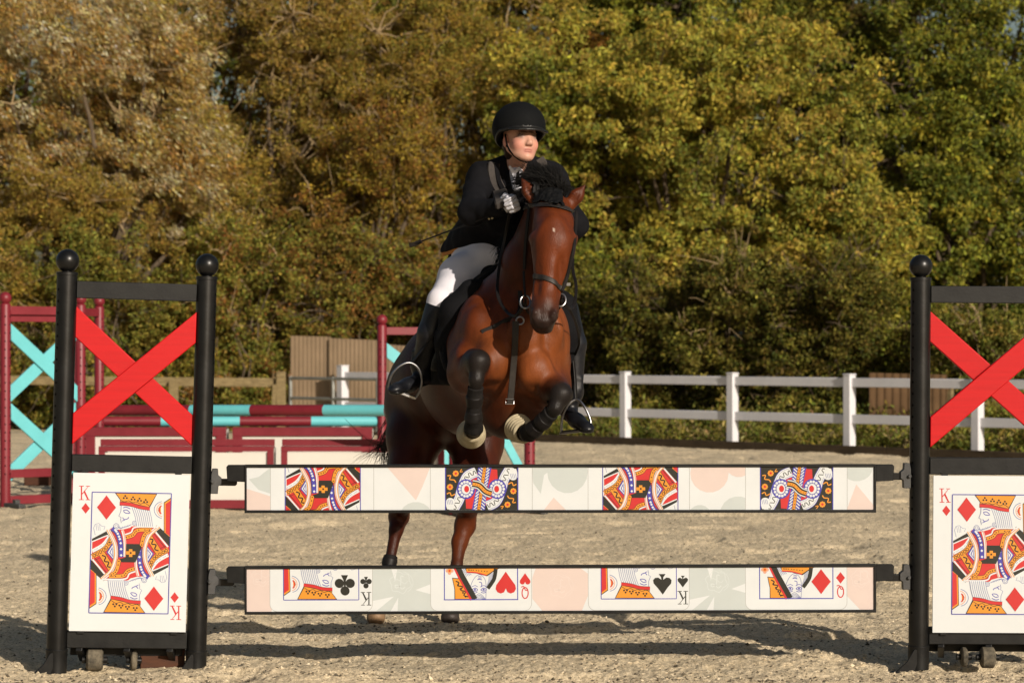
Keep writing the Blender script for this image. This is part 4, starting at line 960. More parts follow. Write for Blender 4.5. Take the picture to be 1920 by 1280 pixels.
# ---------------------------------------------------------------- organic modelling: smooth union of tapered limbs and ellipsoids, meshed with surface nets
class Body:
    def __init__(s): s.pr = []
    def cone(s, a, b, ra, rb, k=0.03, col=None, sub=False, flat=None):
        """flat = (axis, factor): cross-section squeezed along the given world axis"""
        a, b = np.asarray(a, float), np.asarray(b, float)
        R_ = max(ra, rb); s.pr.append(dict(t='c', a=a, b=b, ra=ra, rb=rb, k=k, col=col, sub=sub, flat=flat, lo=np.minimum(a, b) - R_, hi=np.maximum(a, b) + R_))
        return s
    def ell(s, c, r, M=None, k=0.04, col=None, sub=False):
        c = np.asarray(c, float); r = np.asarray(r, float) if np.ndim(r) else np.full(3, float(r)); m = r.max()
        s.pr.append(dict(t='e', c=c, r=r, M=None if M is None else np.array(M), k=k, col=col, sub=sub, lo=c - m, hi=c + m))
        return s
    def chain(s, pts, rad, k=0.03, col=None, cols=None):
        for i in range(len(pts) - 1): s.cone(pts[i], pts[i + 1], rad[i], rad[i + 1], k, (cols[i] if cols else col))
        return s
    @staticmethod
    def dist(p, X, Y, Z):
        if p['t'] == 'c':
            a, b = p['a'], p['b']; x, y, z = X - a[0], Y - a[1], Z - a[2]; d = b - a; L = float(d @ d) + 1e-9
            t = np.clip((x * d[0] + y * d[1] + z * d[2]) / L, 0, 1)
            x, y, z = x - t * d[0], y - t * d[1], z - t * d[2]; r = p['ra'] + (p['rb'] - p['ra']) * t
            if p['flat'] is not None:
                ax, f = p['flat']; ax = np.asarray(ax, float); ax = ax / np.linalg.norm(ax); h = x * ax[0] + y * ax[1] + z * ax[2]
                q = np.sqrt(np.maximum(x * x + y * y + z * z - h * h, 0) + (h / f) ** 2); g = np.sqrt(x * x + y * y + z * z) + 1e-6
                return (q - r) * np.clip(g / (q + 1e-6), 0.3, 1)
            return np.sqrt(x * x + y * y + z * z) - r
        c, r = p['c'], p['r']; x, y, z = X - c[0], Y - c[1], Z - c[2]
        if p['M'] is not None:
            M = p['M']; x, y, z = (M[0, 0] * x + M[1, 0] * y + M[2, 0] * z), (M[0, 1] * x + M[1, 1] * y + M[2, 1] * z), (M[0, 2] * x + M[1, 2] * y + M[2, 2] * z)
        k0 = np.sqrt((x / r[0]) ** 2 + (y / r[1]) ** 2 + (z / r[2]) ** 2); k1 = np.sqrt((x / r[0] ** 2) ** 2 + (y / r[1] ** 2) ** 2 + (z / r[2] ** 2) ** 2) + 1e-9
        return k0 * (k0 - 1) / k1
    def field(s, lo, hi, h, margin=0.06):
        lo = np.asarray(lo, float); n = np.ceil((np.asarray(hi) - lo) / h).astype(int) + 1
        ax = [(lo[i] + np.arange(n[i]) * h).astype(np.float32) for i in range(3)]; V = np.full(n, 0.5, np.float32)
        for p in s.pr:
            m = p['k'] + margin
            i0 = np.maximum(0, np.floor((p['lo'] - m - lo) / h).astype(int)); i1 = np.minimum(n, np.ceil((p['hi'] + m - lo) / h).astype(int) + 1)
            if (i1 <= i0).any(): continue
            sl = tuple(slice(i0[k], i1[k]) for k in range(3))
            X, Y, Z = ax[0][sl[0]][:, None, None], ax[1][sl[1]][None, :, None], ax[2][sl[2]][None, None]
            d = s.dist(p, X, Y, Z).astype(np.float32); v = V[sl]; k = max(p['k'], 1e-4)
            if p['sub']:
                d = -d; q = np.maximum(k - np.abs(v - d), 0) / k; V[sl] = np.maximum(v, d) + q * q * k * 0.25
            else:
                q = np.maximum(k - np.abs(v - d), 0) / k; V[sl] = np.minimum(v, d) - q * q * k * 0.25
        return V, lo, ax
    def colors(s, v, soft=0.018):
        X, Y, Z = v.T; W = 0; C = 0
        ds = [(s.dist(p, X, Y, Z), np.array(p['col'])) for p in s.pr if p['col'] is not None and not p['sub']]
        mn = np.min([d for d, c in ds], 0)
        for d, c in ds:
            w = np.exp(-np.clip((d - mn) / soft, 0, 30)); W = W + w; C = C + w[:, None] * c
        return C / W[:, None]
    def bounds(s, pad=0.05):
        return np.min([p['lo'] for p in s.pr if not p['sub']], 0) - pad, np.max([p['hi'] for p in s.pr if not p['sub']], 0) + pad
def nets(V, lo, h):
    """naive surface nets"""
    S = V < 0; n = np.array(V.shape)
    c = np.zeros(n - 1, np.int8)
    for i in (0, 1):
        for j in (0, 1):
            for k in (0, 1): c += S[i:n[0] - 1 + i, j:n[1] - 1 + j, k:n[2] - 1 + k]
    act = (c > 0) & (c < 8); I, J, K = np.nonzero(act); idx = np.full(n - 1, -1, np.int32); idx[I, J, K] = np.arange(len(I))
    acc = np.zeros((len(I), 3)); cnt = np.zeros(len(I))
    corners = [(i, j, k) for i in (0, 1) for j in (0, 1) for k in (0, 1)]
    for a in corners:
        for d in range(3):
            if a[d]: continue
            b = list(a); b[d] = 1
            va = V[I + a[0], J + a[1], K + a[2]]; vb = V[I + b[0], J + b[1], K + b[2]]; m = (va < 0) != (vb < 0)
            t = np.where(m, va / np.where(m, va - vb, 1), 0)
            p = np.array(a, float)[None].repeat(len(I), 0); p[:, d] += t; acc += p * m[:, None]; cnt += m
    v = (acc / cnt[:, None] + np.stack([I, J, K], 1)) * h + lo
    Q = []
    for d in range(3):
        e, f = (d + 1) % 3, (d + 2) % 3
        A = [slice(0, n[0] - 1), slice(0, n[1] - 1), slice(0, n[2] - 1)]; A[e] = slice(1, n[e] - 1); A[f] = slice(1, n[f] - 1)
        Bs = list(A); Bs[d] = slice(1, n[d])
        s0, s1 = S[tuple(A)], S[tuple(Bs)]
        for flip in (False, True):
            m = (s0 & ~s1) if not flip else (~s0 & s1); g = list(np.nonzero(m)); g[e] = g[e] + 1; g[f] = g[f] + 1
            if not len(g[0]): continue
            def at(de, df):
                q = list(g); q[e] = q[e] + de; q[f] = q[f] + df; return idx[q[0], q[1], q[2]]
            q = np.stack([at(-1, -1), at(0, -1), at(0, 0), at(-1, 0)], 1)
            Q.append(q[:, ::-1] if flip else q)
    return v, np.concatenate(Q)
def sdf_obj(name, V, lo, h, mats, parent=None, origin=None, col=None, smooth_it=2, body=None):
    v, q = nets(V, np.asarray(lo, float), h)
    if len(v) == 0: print('EMPTY', name); return None
    if smooth_it:                                              # light Laplacian pass takes the grid feel out
        e = np.concatenate([q[:, [0, 1]], q[:, [1, 2]], q[:, [2, 3]], q[:, [3, 0]]])
        for _ in range(smooth_it):
            s = np.zeros_like(v); c = np.zeros(len(v))
            for k in range(3): s[:, k] = np.bincount(e[:, 0], v[e[:, 1], k], len(v)) + np.bincount(e[:, 1], v[e[:, 0], k], len(v))
            c = np.bincount(e.ravel(), minlength=len(v)); v = v * 0.5 + 0.5 * s / np.maximum(c, 1)[:, None]
    cc = body.colors(v) if (body is not None and col is None) else (col(v) if callable(col) else col)
    return npmesh(name, v, q, mats, parent, smooth=True, col=cc, origin=origin)
def shell(name, body, lo, hi, h, off, mats, parent, origin, region=None, col=None, hollow=None, sm=1, noise=0):
    """a layer standing 'off' metres proud of the body inside a region: straps, boots, cloth"""
    V, l, ax = body.field(lo, hi, h)
    X, Y, Z = np.meshgrid(ax[0], ax[1], ax[2], indexing='ij')
    if noise: V = V + ((vnoise(X * 14, Y * 14, Z * 14, 3) - 0.5) * noise).astype(np.float32)
    O = off(X, Y, Z) if callable(off) else off
    U = V - O
    if hollow is not None: U = np.maximum(U, -(V - hollow))
    if region is not None: U = np.maximum(U, region(X, Y, Z))
    U[0] = U[-1] = 0.5; U[:, 0] = U[:, -1] = 0.5; U[:, :, 0] = U[:, :, -1] = 0.5
    return sdf_obj(name, U.astype(np.float32), l, h, mats, parent, origin, col=col, smooth_it=sm)
def px(p): return P(*p)
def rp(r, D): return r * D / F
def frame(zdir, xhint):
    z = Vector(zdir).normalized(); x = Vector(xhint); x = (x - z * x.dot(z)).normalized(); y = z.cross(x)
    return Matrix((x, y, z)).transposed()
# ---------------------------------------------------------------- the horse: mid-jump, coming at the camera
BAY = (0.095, 0.021, 0.0055); BAYD = (0.040, 0.0085, 0.0032); BAYL = (0.155, 0.042, 0.011); BLK = (0.012, 0.010, 0.009); MUZ = (0.012, 0.010, 0.009); HOOF = (0.20, 0.12, 0.06)  # BAYD puts flank and belly shade into the coat, BAYL the lit chest
Hs = Body(); H_org = px((870, 650, 13.3)); H_org[2] = 0.0
def L(*a): return [px(p) for p in a]
def LR(pts, r): return [rp(q, p[2]) for q, p in zip(r, pts)]
def limb(pts, r, k=0.03, col=BAY, cols=None): Hs.chain([px(p) for p in pts], LR(pts, r), k, col, cols)
# trunk
axis_d = Vector(px((845, 715, 14.15)) - px((935, 650, 13.05))).normalized()
Mb = frame(axis_d, (0, 0, 1))
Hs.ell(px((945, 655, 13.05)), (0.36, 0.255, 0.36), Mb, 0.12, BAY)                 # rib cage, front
Hs.ell(px((895, 690, 13.55)), (0.355, 0.30, 0.46), Mb, 0.12, (0.050, 0.0105, 0.0038))                 # barrel, its shade mixed into the brown
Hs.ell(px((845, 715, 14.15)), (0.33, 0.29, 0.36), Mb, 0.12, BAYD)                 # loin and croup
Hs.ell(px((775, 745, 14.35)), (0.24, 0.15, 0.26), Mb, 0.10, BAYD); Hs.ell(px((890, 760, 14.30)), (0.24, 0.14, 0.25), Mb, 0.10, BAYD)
Hs.ell(px((945, 585, 13.25)), (0.16, 0.10, 0.26), Mb, 0.10, BAY)                   # withers
# chest and shoulders
Hs.ell(px((962, 660, 12.80)), (0.225, 0.16, 0.25), None, 0.08, BAY)
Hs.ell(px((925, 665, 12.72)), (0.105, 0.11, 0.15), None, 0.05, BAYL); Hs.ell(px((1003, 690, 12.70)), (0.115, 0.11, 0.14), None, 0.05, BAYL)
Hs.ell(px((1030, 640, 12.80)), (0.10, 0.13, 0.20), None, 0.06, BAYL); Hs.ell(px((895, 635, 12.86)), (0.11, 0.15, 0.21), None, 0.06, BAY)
Hs.ell(px((985, 625, 12.62)), (0.085, 0.06, 0.11), None, 0.05, BAYL)
Hs.ell(px((926, 676, 12.64)), (0.082, 0.070, 0.105), None, 0.030, BAYL); Hs.ell(px((1004, 697, 12.62)), (0.090, 0.072, 0.105), None, 0.030, BAYL)
Hs.ell(px((1038, 628, 12.66)), (0.050, 0.055, 0.105), None, 0.035, BAYL); Hs.ell(px((896, 622, 12.74)), (0.060, 0.06, 0.12), None, 0.04, BAY)
Hs.ell(px((897, 677, 12.45)), (0.049, 0.040, 0.045), None, 0.018, BLK); Hs.ell(px((1051, 740, 12.45)), (0.048, 0.040, 0.046), None, 0.018, BLK)
Hs.ell(px((868, 668, 12.72)), (0.045, 0.09, 0.055), None, 0.04, BAY)
Hs.cone(px((964, 635, 12.53)), px((962, 735, 12.55)), 0.014, 0.022, 0.035, None, sub=True)   # breastbone groove
for a, b_, r in (((925, 612, 12.60), (965, 640, 12.50), 0.008), ((972, 642, 12.50), (1030, 612, 12.56), 0.010), ((1035, 610, 12.60), (1050, 680, 12.64), 0.010),
    ((915, 728, 12.62), (955, 742, 12.58), 0.010), ((975, 742, 12.56), (1025, 728, 12.60), 0.010)):
    Hs.cone(px(a), px(b_), r * 0.4, r * 0.4, 0.085, None, sub=True)
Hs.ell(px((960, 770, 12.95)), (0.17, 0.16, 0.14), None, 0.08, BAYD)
# neck
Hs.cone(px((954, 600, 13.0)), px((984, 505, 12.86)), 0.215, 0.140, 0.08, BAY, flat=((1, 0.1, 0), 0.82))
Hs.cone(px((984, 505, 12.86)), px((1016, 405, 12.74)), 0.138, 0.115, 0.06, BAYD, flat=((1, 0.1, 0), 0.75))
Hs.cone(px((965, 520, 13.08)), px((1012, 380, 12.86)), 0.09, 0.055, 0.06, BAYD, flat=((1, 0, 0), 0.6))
# head
hd = [((1034, 392, 12.60), 0.083), ((1039, 425, 12.50), 0.096), ((1038, 460, 12.44), 0.095), ((1033, 500, 12.41), 0.076), ((1026, 545, 12.37), 0.062), ((1020, 582, 12.36), 0.064), ((1017, 602, 12.37), 0.056)]
for (a, ra), (b_, rb), c in zip(hd[:-1], hd[1:], (BAY, BAY, BAY, BAY, BAY, MUZ)): Hs.cone(px(a), px(b_), ra, rb, 0.025, c)
Hs.ell(px((1031, 458, 12.60)), (0.088, 0.13, 0.135), None, 0.04, BAY)               # cheeks / jaw
Hs.ell(px((1024, 520, 12.50)), (0.055, 0.085, 0.15), None, 0.04, BAY)
for sx, x in ((-1, 1004), (1, 1071)):
    Hs.ell(px((x, 447, 12.44)), (0.033, 0.040, 0.030), None, 0.018, BAY)              # brow
    Hs.ell(px((x - sx * 2, 468, 12.42)), (0.016, 0.02, 0.05), None, 0.025, BAY)        # cheek crest
    Hs.ell(px((x + sx * 3, 459, 12.40)), (0.024, 0.022, 0.015), None, 0.012, None, sub=True); Hs.ell(px((x + sx * 0.5, 459, 12.415)), (0.019, 0.018, 0.014), None, 0.003, BLK)
Hs.ell(px((1037, 452, 12.39)), (0.060, 0.03, 0.11), None, 0.07, BAY)                # flat of the face
Hs.ell(px((1006, 515, 12.32)), (0.018, 0.03, 0.09), None, 0.03, None, sub=True); Hs.ell(px((1052, 520, 12.34)), (0.018, 0.03, 0.09), None, 0.03, None, sub=True)
Hs.ell(px((1018, 603, 12.33)), (0.056, 0.050, 0.038), None, 0.02, MUZ)
Hs.ell(px((1020, 617, 12.38)), (0.040, 0.045, 0.022), None, 0.015, MUZ)
for x, y in ((1003, 590), (1038, 592)):
    Hs.ell(px((x, y, 12.30)), (0.019, 0.024, 0.032), None, 0.012, MUZ)
    Hs.ell(px((x + (-1 if x < 1020 else 1), y + 2, 12.262)), (0.010, 0.026, 0.018), None, 0.006, MUZ, sub=True)
Hs.cone(px((1000, 610, 12.285)), px((1040, 611, 12.285)), 0.006, 0.006, 0.008, None, sub=True)
# ears
for base, tip, op in (((1003, 378, 12.62), (977, 333, 12.62), 1), ((1068, 385, 12.62), (1098, 346, 12.62), -1)):
    b_, t_ = px(base), px(tip); m = b_ * 0.55 + t_ * 0.45
    Hs.cone(b_, m, 0.030, 0.032, 0.02, BAY, flat=((0, 1, 0), 0.7)); Hs.cone(m, t_, 0.031, 0.006, 0.02, BAYD, flat=((0, 1, 0), 0.7))
    Hs.cone(b_ * 0.8 + t_ * 0.2 + [0, -0.026, 0], t_ * 0.8 + b_ * 0.2 + [0, -0.022, 0], 0.012, 0.006, 0.008, None, sub=True)
# fore legs (picture left: knee up, cannon hanging; picture right: tucked)
limb([(885, 650, 12.95), (878, 700, 12.78), (893, 690, 12.52)], [48, 36, 24], 0.05, BAY)
limb([(890, 676, 12.56), (897, 677, 12.44)], [24, 20], 0.03, BLK)
limb([(897, 677, 12.44), (893, 712, 12.42), (890, 745, 12.46), (888, 785, 12.50)], [18.5, 13, 10.5, 11.5], 0.02, BLK)
limb([(888, 785, 12.50), (888, 803, 12.54), (885, 815, 12.62)], [12.5, 14, 11], 0.015, BLK)
limb([(885, 815, 12.62), (883, 818, 12.70), (882, 815, 12.76)], [13, 19, 20], 0.01, HOOF)
limb([(1025, 680, 12.92), (1030, 725, 12.80), (1046, 735, 12.54)], [46, 37, 26], 0.05, BAY)
limb([(1040, 738, 12.58), (1052, 738, 12.44)], [25, 20], 0.03, BLK)
limb([(1052, 740, 12.44), (1041, 765, 12.42), (1018, 790, 12.47), (1000, 806, 12.52)], [18.5, 13, 10.5, 11.5], 0.02, BLK)
limb([(1000, 806, 12.52), (988, 814, 12.57), (978, 808, 12.64)], [12.5, 13.5, 11], 0.015, BLK)
limb([(978, 808, 12.64), (972, 802, 12.72)], [14, 20], 0.01, HOOF)
# hind legs
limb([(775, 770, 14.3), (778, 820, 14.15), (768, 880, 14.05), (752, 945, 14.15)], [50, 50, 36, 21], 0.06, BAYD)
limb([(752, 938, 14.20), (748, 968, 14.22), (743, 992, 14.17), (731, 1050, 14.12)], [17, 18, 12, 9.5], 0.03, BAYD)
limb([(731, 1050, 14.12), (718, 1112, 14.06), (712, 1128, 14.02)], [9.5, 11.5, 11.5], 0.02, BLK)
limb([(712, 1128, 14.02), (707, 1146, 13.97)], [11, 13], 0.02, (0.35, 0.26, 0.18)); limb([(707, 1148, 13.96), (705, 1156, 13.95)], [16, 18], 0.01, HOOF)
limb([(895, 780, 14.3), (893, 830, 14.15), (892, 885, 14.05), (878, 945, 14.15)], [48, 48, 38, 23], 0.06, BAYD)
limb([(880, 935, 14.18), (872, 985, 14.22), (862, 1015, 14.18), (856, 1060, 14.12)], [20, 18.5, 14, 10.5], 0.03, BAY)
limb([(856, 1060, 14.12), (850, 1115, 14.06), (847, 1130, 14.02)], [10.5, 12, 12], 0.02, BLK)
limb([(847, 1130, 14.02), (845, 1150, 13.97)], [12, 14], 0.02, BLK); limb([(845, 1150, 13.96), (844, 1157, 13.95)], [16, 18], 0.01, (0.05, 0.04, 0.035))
M_coat = attr_mat("horse_coat", 0.42, 0.17, 0.36, 18, 0.22, 260, stretch=(1, 1, 0.3))
M_leath = mat("black_leather", (0.008, 0.0065, 0.006), 0.5, 0.22, var=0.3, vscale=20, bump=0.05, bscale=200)
M_leatg = mat("worn_leather", (0.022, 0.018, 0.015), 0.5, 0.3, var=0.3, vscale=20, bump=0.05, bscale=200)
M_metal = mat("steel", (0.32, 0.32, 0.33), 0.3, 0.5, metal=1.0, var=0.1)
M_neo = mat("black_neoprene", (0.008, 0.0075, 0.0075), 0.7, 0.15, var=0.4, vscale=18, bump=0.15, bscale=120, col2=(0.015, 0.013, 0.012))
M_felt = mat("black_saddle_cloth", (0.005, 0.005, 0.006), 0.9, 0.15, var=0.3, vscale=30, bump=0.3, bscale=260)
M_bell = mat("cream_rubber", (0.42, 0.35, 0.22), 0.6, 0.3, var=0.35, vscale=18, bump=0.2, bscale=60, col2=(0.52, 0.45, 0.30))
M_hair = attr_mat("horse_hair", 0.6, 0.15, 0)
def horse_color(v):
    c = Hs.colors(v, 0.02)
    n = fbm(v[:, 0] * 5, v[:, 1] * 5, v[:, 2] * 5, oct=3, seed=9)[:, None]; c = c * (0.72 + 0.56 * n)
    st = px((1038, 432, 12.38)); d = np.hypot((v[:, 0] - st[0]) / 0.9, v[:, 2] - st[2]) + (vnoise(v[:, 0] * 160, v[:, 2] * 160, seed=4) - 0.5) * 0.005
    m = ((d < 0.0085) & (v[:, 1] < st[1] + 0.06))[:, None]; return np.where(m, np.array((0.42, 0.33, 0.27)), c)
horse = empty('horse', tuple(H_org)); tag(horse, 'bay horse with black legs jumping over the printed planks, carrying the rider', 'horse')
lo, hi = Hs.bounds(0.06); hv = 0.008
V, l, ax = Hs.field(lo, hi, hv)
sdf_obj('horse_body', V, l, hv, M_coat, horse, H_org, body=Hs, col=lambda v: horse_color(v))
# ---------------------------------------------------------------- finding the surface, ribbons, tack
def ev(B_, pts):
    X, Y, Z = np.asarray(pts, float).T; V = np.full(len(X), 0.5)
    for p in B_.pr:
        d = B_.dist(p, X, Y, Z); k = max(p['k'], 1e-4)
        if p['sub']: d = -d; q = np.maximum(k - np.abs(V - d), 0) / k; V = np.maximum(V, d) + q * q * k * 0.25
        else: q = np.maximum(k - np.abs(V - d), 0) / k; V = np.minimum(V, d) - q * q * k * 0.25
    return V
def surf(B_, x, y, off=0.004, d0=11.9, d1=14.9):
    Ds = np.arange(d0, d1, 0.006); v = ev(B_, [P(x, y, d) for d in Ds]); i = np.nonzero(v < off)[0]
    return P(x, y, Ds[i[0]]) if len(i) else None
def ribbon(name, pts, wd, th, m, parent, origin, nrm=(0, -1, 0), n=5):
    """flat strap along pts; its width lies across the path and square to nrm"""
    pts = [np.array(p) for p in spline([tuple(map(float, p)) for p in pts], n)]; V = []; N = len(pts)
    for i, p in enumerate(pts):
        t = pts[min(i + 1, N - 1)] - pts[max(i - 1, 0)]; t = t / (np.linalg.norm(t) + 1e-9)
        nn = np.array(nrm[i * (len(nrm) - 1) // max(N - 1, 1)] if np.ndim(nrm) == 2 else nrm, float); s = np.cross(t, nn); s /= np.linalg.norm(s) + 1e-9; u = np.cross(s, t)
        w_, t_ = s * wd / 2, u * th / 2
        V += [p - w_ * 0.8 - t_, p - w_, p - w_ * 0.8 + t_, p + w_ * 0.8 + t_, p + w_, p + w_ * 0.8 - t_]
    f = []
    for i in range(N - 1):
        for k in range(6): f.append((i * 6 + k, i * 6 + (k + 1) % 6, (i + 1) * 6 + (k + 1) % 6, (i + 1) * 6 + k))
    mb = MB(); mb.add(V, f + [tuple(range(6))[::-1], tuple((N - 1) * 6 + k for k in range(6))], m, True)
    return mb.build(name, parent, origin=origin) if name else mb
HO = H_org
# bridle
def slab(a, b, hw, ymax, ymin=0, tilt=0.0):
    A, Bp = px((*a, 12.4)), px((*b, 12.4)); d = Bp - A; nx, nz = -d[2], d[0]; l = math.hypot(nx, nz); nx /= l; nz /= l; c0 = nx * A[0] + nz * A[2]
    return lambda X, Y, Z: np.maximum(np.abs(nx * X + nz * Z - c0 + tilt * (Y - 12.4)) - hw, Y - ymax)
bl0, bl1 = px((960, 560, 12.1)), px((1090, 480, 12.8))
bridle = shell('bridle', Hs, (px((965, 0, 12.3))[0], 12.15, px((0, 560, 12.3))[2]), (px((1095, 0, 12.3))[0], 12.74, px((0, 485, 12.3))[2]), 0.0035, 0.0065, M_leatg, horse, HO, region=slab((978, 511), (1056, 546), 0.0125, 12.66, tilt=0.25))
tag(bridle)
zc = lambda X: px((1035, 380, 12.5))[2] - 0.35 * (X - px((1030, 0, 12.5))[0]) * 0.4 - 1.1 * (X - px((1034, 0, 12.5))[0]) ** 2 - 0.01
shell('browband', Hs, (px((975, 0, 12.5))[0], 12.25, px((0, 415, 12.5))[2]), (px((1095, 0, 12.5))[0], 12.80, px((0, 355, 12.5))[2]), 0.0035, 0.0075, M_leatg, bridle, HO, region=lambda X, Y, Z: np.abs(Z - zc(X)) - 0.0105)
for pts in ([(991, 388), (988, 420), (984, 460), (982, 505)], [(1078, 396), (1080, 430), (1076, 470), (1064, 520), (1055, 545)]):
    q = []
    for x, y in pts:
        s_ = surf(Hs, x + (4 if x < 1030 else -4), y, 0.0); q.append((s_ if s_ is not None else P(x, y, 12.5)) + np.array([(-0.008 if x < 1030 else 0.008), -0.01, 0]))
    ribbon('cheek_strap', q, 0.018, 0.006, M_leath, bridle, HO, nrm=(0.6 if pts[0][0] > 1030 else -0.6, -0.8, 0))
ribbon('cheek_strap', [P(988, 382, 12.62), P(990, 372, 12.72), P(1000, 366, 12.8)], 0.02, 0.006, M_leath, bridle, HO)
for x, y, D in ((985, 566, 12.44), (1051, 562, 12.38)):
    b = MB(); c = px((x, y, D)); b.tube([c + np.array([0.024 * math.cos(a), 0.012 * math.sin(a), 0.030 * math.sin(a)]) for a in np.linspace(0, 2 * math.pi, 20)[:-1]], 0.0045, M_metal, 8, closed=True); b.build('bit_ring', bridle, origin=HO)
ribbon('cheek_strap', [P(982, 508, 12.48), P(983, 535, 12.46), P(985, 556, 12.44)], 0.013, 0.005, M_leath, bridle, HO, nrm=(-0.6, -0.8, 0))
ribbon('chin_strap', [P(985, 560, 12.44), P(990, 585, 12.52), P(1018, 596, 12.58), P(1048, 578, 12.5), P(1052, 555, 12.40)], 0.012, 0.005, M_leath, bridle, HO)
b = MB(); b.box(px((1066, 533, 12.4)), (0.018, 0.01, 0.014), M_metal); b.build('buckle', bridle, origin=HO)
# reins
ribbon('rein', [P(958, 388, 12.74), P(948, 440, 12.86), P(936, 500, 12.80), P(933, 550, 12.66), P(948, 582, 12.58), P(968, 592, 12.48), P(984, 568, 12.43)], 0.015, 0.005, M_leath, horse, HO)
ribbon('rein', [P(1052, 562, 12.38), P(1066, 578, 12.42), P(1077, 570, 12.5), P(1080, 535, 12.6), P(1074, 505, 12.72), P(1072, 450, 12.86), P(1055, 400, 12.92)], 0.015, 0.005, M_leath, horse, HO)
ribbon('rein', [P(1056, 560, 12.40), P(1078, 600, 12.6), P(1086, 640, 12.9), P(1078, 665, 13.1)], 0.012, 0.004, M_leath, horse, HO)
# breastplate
def onb(pts, off=0.004, **k): return [q for q in (surf(Hs, x, y, off, **k) for x, y in pts) if q is not None]
ms = empty('breastplate'); ms.parent = horse
ribbon('neck_strap', onb([(903, 622), (925, 613), (948, 601), (966, 594)]), 0.022, 0.006, M_leath, ms, HO)
ribbon('neck_strap', onb([(968, 594), (976, 575), (975, 545)]) , 0.022, 0.006, M_leath, ms, HO)
st = onb([(967, 602), (966, 635), (964, 670), (961, 705)], 0.022); st.append(P(959, 730, st[-1][1] + 0.005)); st.append(P(956, 757, st[-2][1] + 0.012)); ribbon('chest_strap', st, 0.031, 0.006, M_leatg, ms, HO, n=8)
b = MB(); c = st[-1] + np.array([0, -0.004, 0.012]); b.tube([c + np.array([sx * 0.019, -0.004, sz * 0.012]) for sx, sz in ((-1, -1), (1, -1), (1, 1), (-1, 1))], 0.0025, M_metal, 6, closed=True); b.build('buckle', ms, origin=HO)
b = MB(); c = px((975, 600, 12.0)); c = surf(Hs, 975, 601, 0.012); b.tube([c + np.array([0.018 * math.cos(a), -0.004, 0.018 * math.sin(a)]) for a in np.linspace(0, 2 * math.pi, 16)[:-1]], 0.004, M_metal, 8, closed=True); b.build('ring', ms, origin=HO)
# boots and bell boots
def seg_region(a, b, ra, pad=0.0):
    A, Bp = px(a), px(b); d = Bp - A; Ln = np.linalg.norm(d); d = d / Ln
    def f(X, Y, Z):
        x, y, z = X - A[0], Y - A[1], Z - A[2]; t = x * d[0] + y * d[1] + z * d[2]
        r = np.sqrt(np.maximum((x - t * d[0]) ** 2 + (y - t * d[1]) ** 2 + (z - t * d[2]) ** 2, 0)); return np.maximum(np.maximum(-t, t - Ln), r - ra)
    return f
def legboot(a, b, ra=0.075, off=0.008, strap=(0.3, 0.62)):
    A, Bp = px(a), px(b); lo = np.minimum(A, Bp) - ra; hi = np.maximum(A, Bp) + ra
    d = Bp - A; Ln = np.linalg.norm(d)
    o = shell('tendon_boot', Hs, lo, hi, 0.0045, off, M_neo, horse, HO, region=seg_region(a, b, ra))
    for s_ in strap:
        q = lambda t: tuple(np.array(a) + (np.array(b) - np.array(a)) * t)
        shell('boot_strap', Hs, lo, hi, 0.0045, off + 0.0025, M_leath, o, HO, region=seg_region(q(s_ - 0.11), q(s_ + 0.11), ra))
    return o
legboot((892, 726, 12.43), (888, 812, 12.53)); legboot((1032, 774, 12.43), (988, 818, 12.56)); 
legboot((730, 1040, 14.12), (719, 1108, 14.07), 0.06, 0.007, (0.2,)); legboot((853, 1068, 14.12), (850, 1112, 14.06), 0.06, 0.007, (0.5,))
def bell(a, b, r0, r1, nrib=5):
    A, Bp = px(a), px(b); d = Vector(Bp - A); Ln = d.length; M = frame(d, (0, 0, 1)); prof = []
    for i in range(nrib * 6 + 1):
        t = i / (nrib * 6); prof.append((r0 + (r1 - r0) * t ** 0.8 + 0.0075 * abs(math.sin(math.pi * t * nrib)), t * Ln))
    prof += [(r1 - 0.008, Ln), (r0 - 0.004, 0.002)]
    mb = MB(); n = 36; vs = []; fs = []
    for r, h_ in prof:
        for k in range(n): an = 2 * math.pi * k / n; vs.append(M @ Vector((r * math.cos(an), r * math.sin(an), h_)) + Vector(A))
    m = len(prof)
    for i in range(m):
        j = (i + 1) % m
        for k in range(n): fs.append((i * n + k, i * n + (k + 1) % n, j * n + (k + 1) % n, j * n + k))
    mb.add(vs, fs, M_bell, True); return mb.build('bell_boot', horse, origin=HO)
bell((887, 806, 12.58), (883, 814, 12.70), 0.046, 0.065); bell((984, 811, 12.60), (970, 801, 12.70), 0.045, 0.063)
# saddle cloth, flap, seat
t0 = float(np.dot(px((893, 552, 12.98)), axis_d)); ad = np.array(axis_d)
tt = lambda X, Y, Z: X * ad[0] + Y * ad[1] + Z * ad[2]
lo_, hi_ = px((770, 0, 13.4)), px((1110, 0, 13.4))
BX = ((lo_[0], 12.6, 1.10), (hi_[0], 14.1, 1.98))
cloth = shell('saddle_cloth', Hs, *BX, 0.009, 0.020, M_felt, horse, HO, region=lambda X, Y, Z: np.maximum(np.maximum(t0 - tt(X, Y, Z) + 0.05 * np.sin((Z - 1.3) * 5), tt(X, Y, Z) - t0 - 0.62), 1.26 - Z))
Sd = Body(); Sd.pr = list(Hs.pr)
saddle = empty('saddle'); saddle.parent = horse
shell('flap', Hs, *BX, 0.009, 0.038, M_leath, saddle, HO, region=lambda X, Y, Z: np.maximum(np.maximum(t0 + 0.07 - tt(X, Y, Z) + 0.12 * np.clip(Z - 1.45, -1, 0.1), tt(X, Y, Z) - t0 - 0.48), 1.33 - Z))
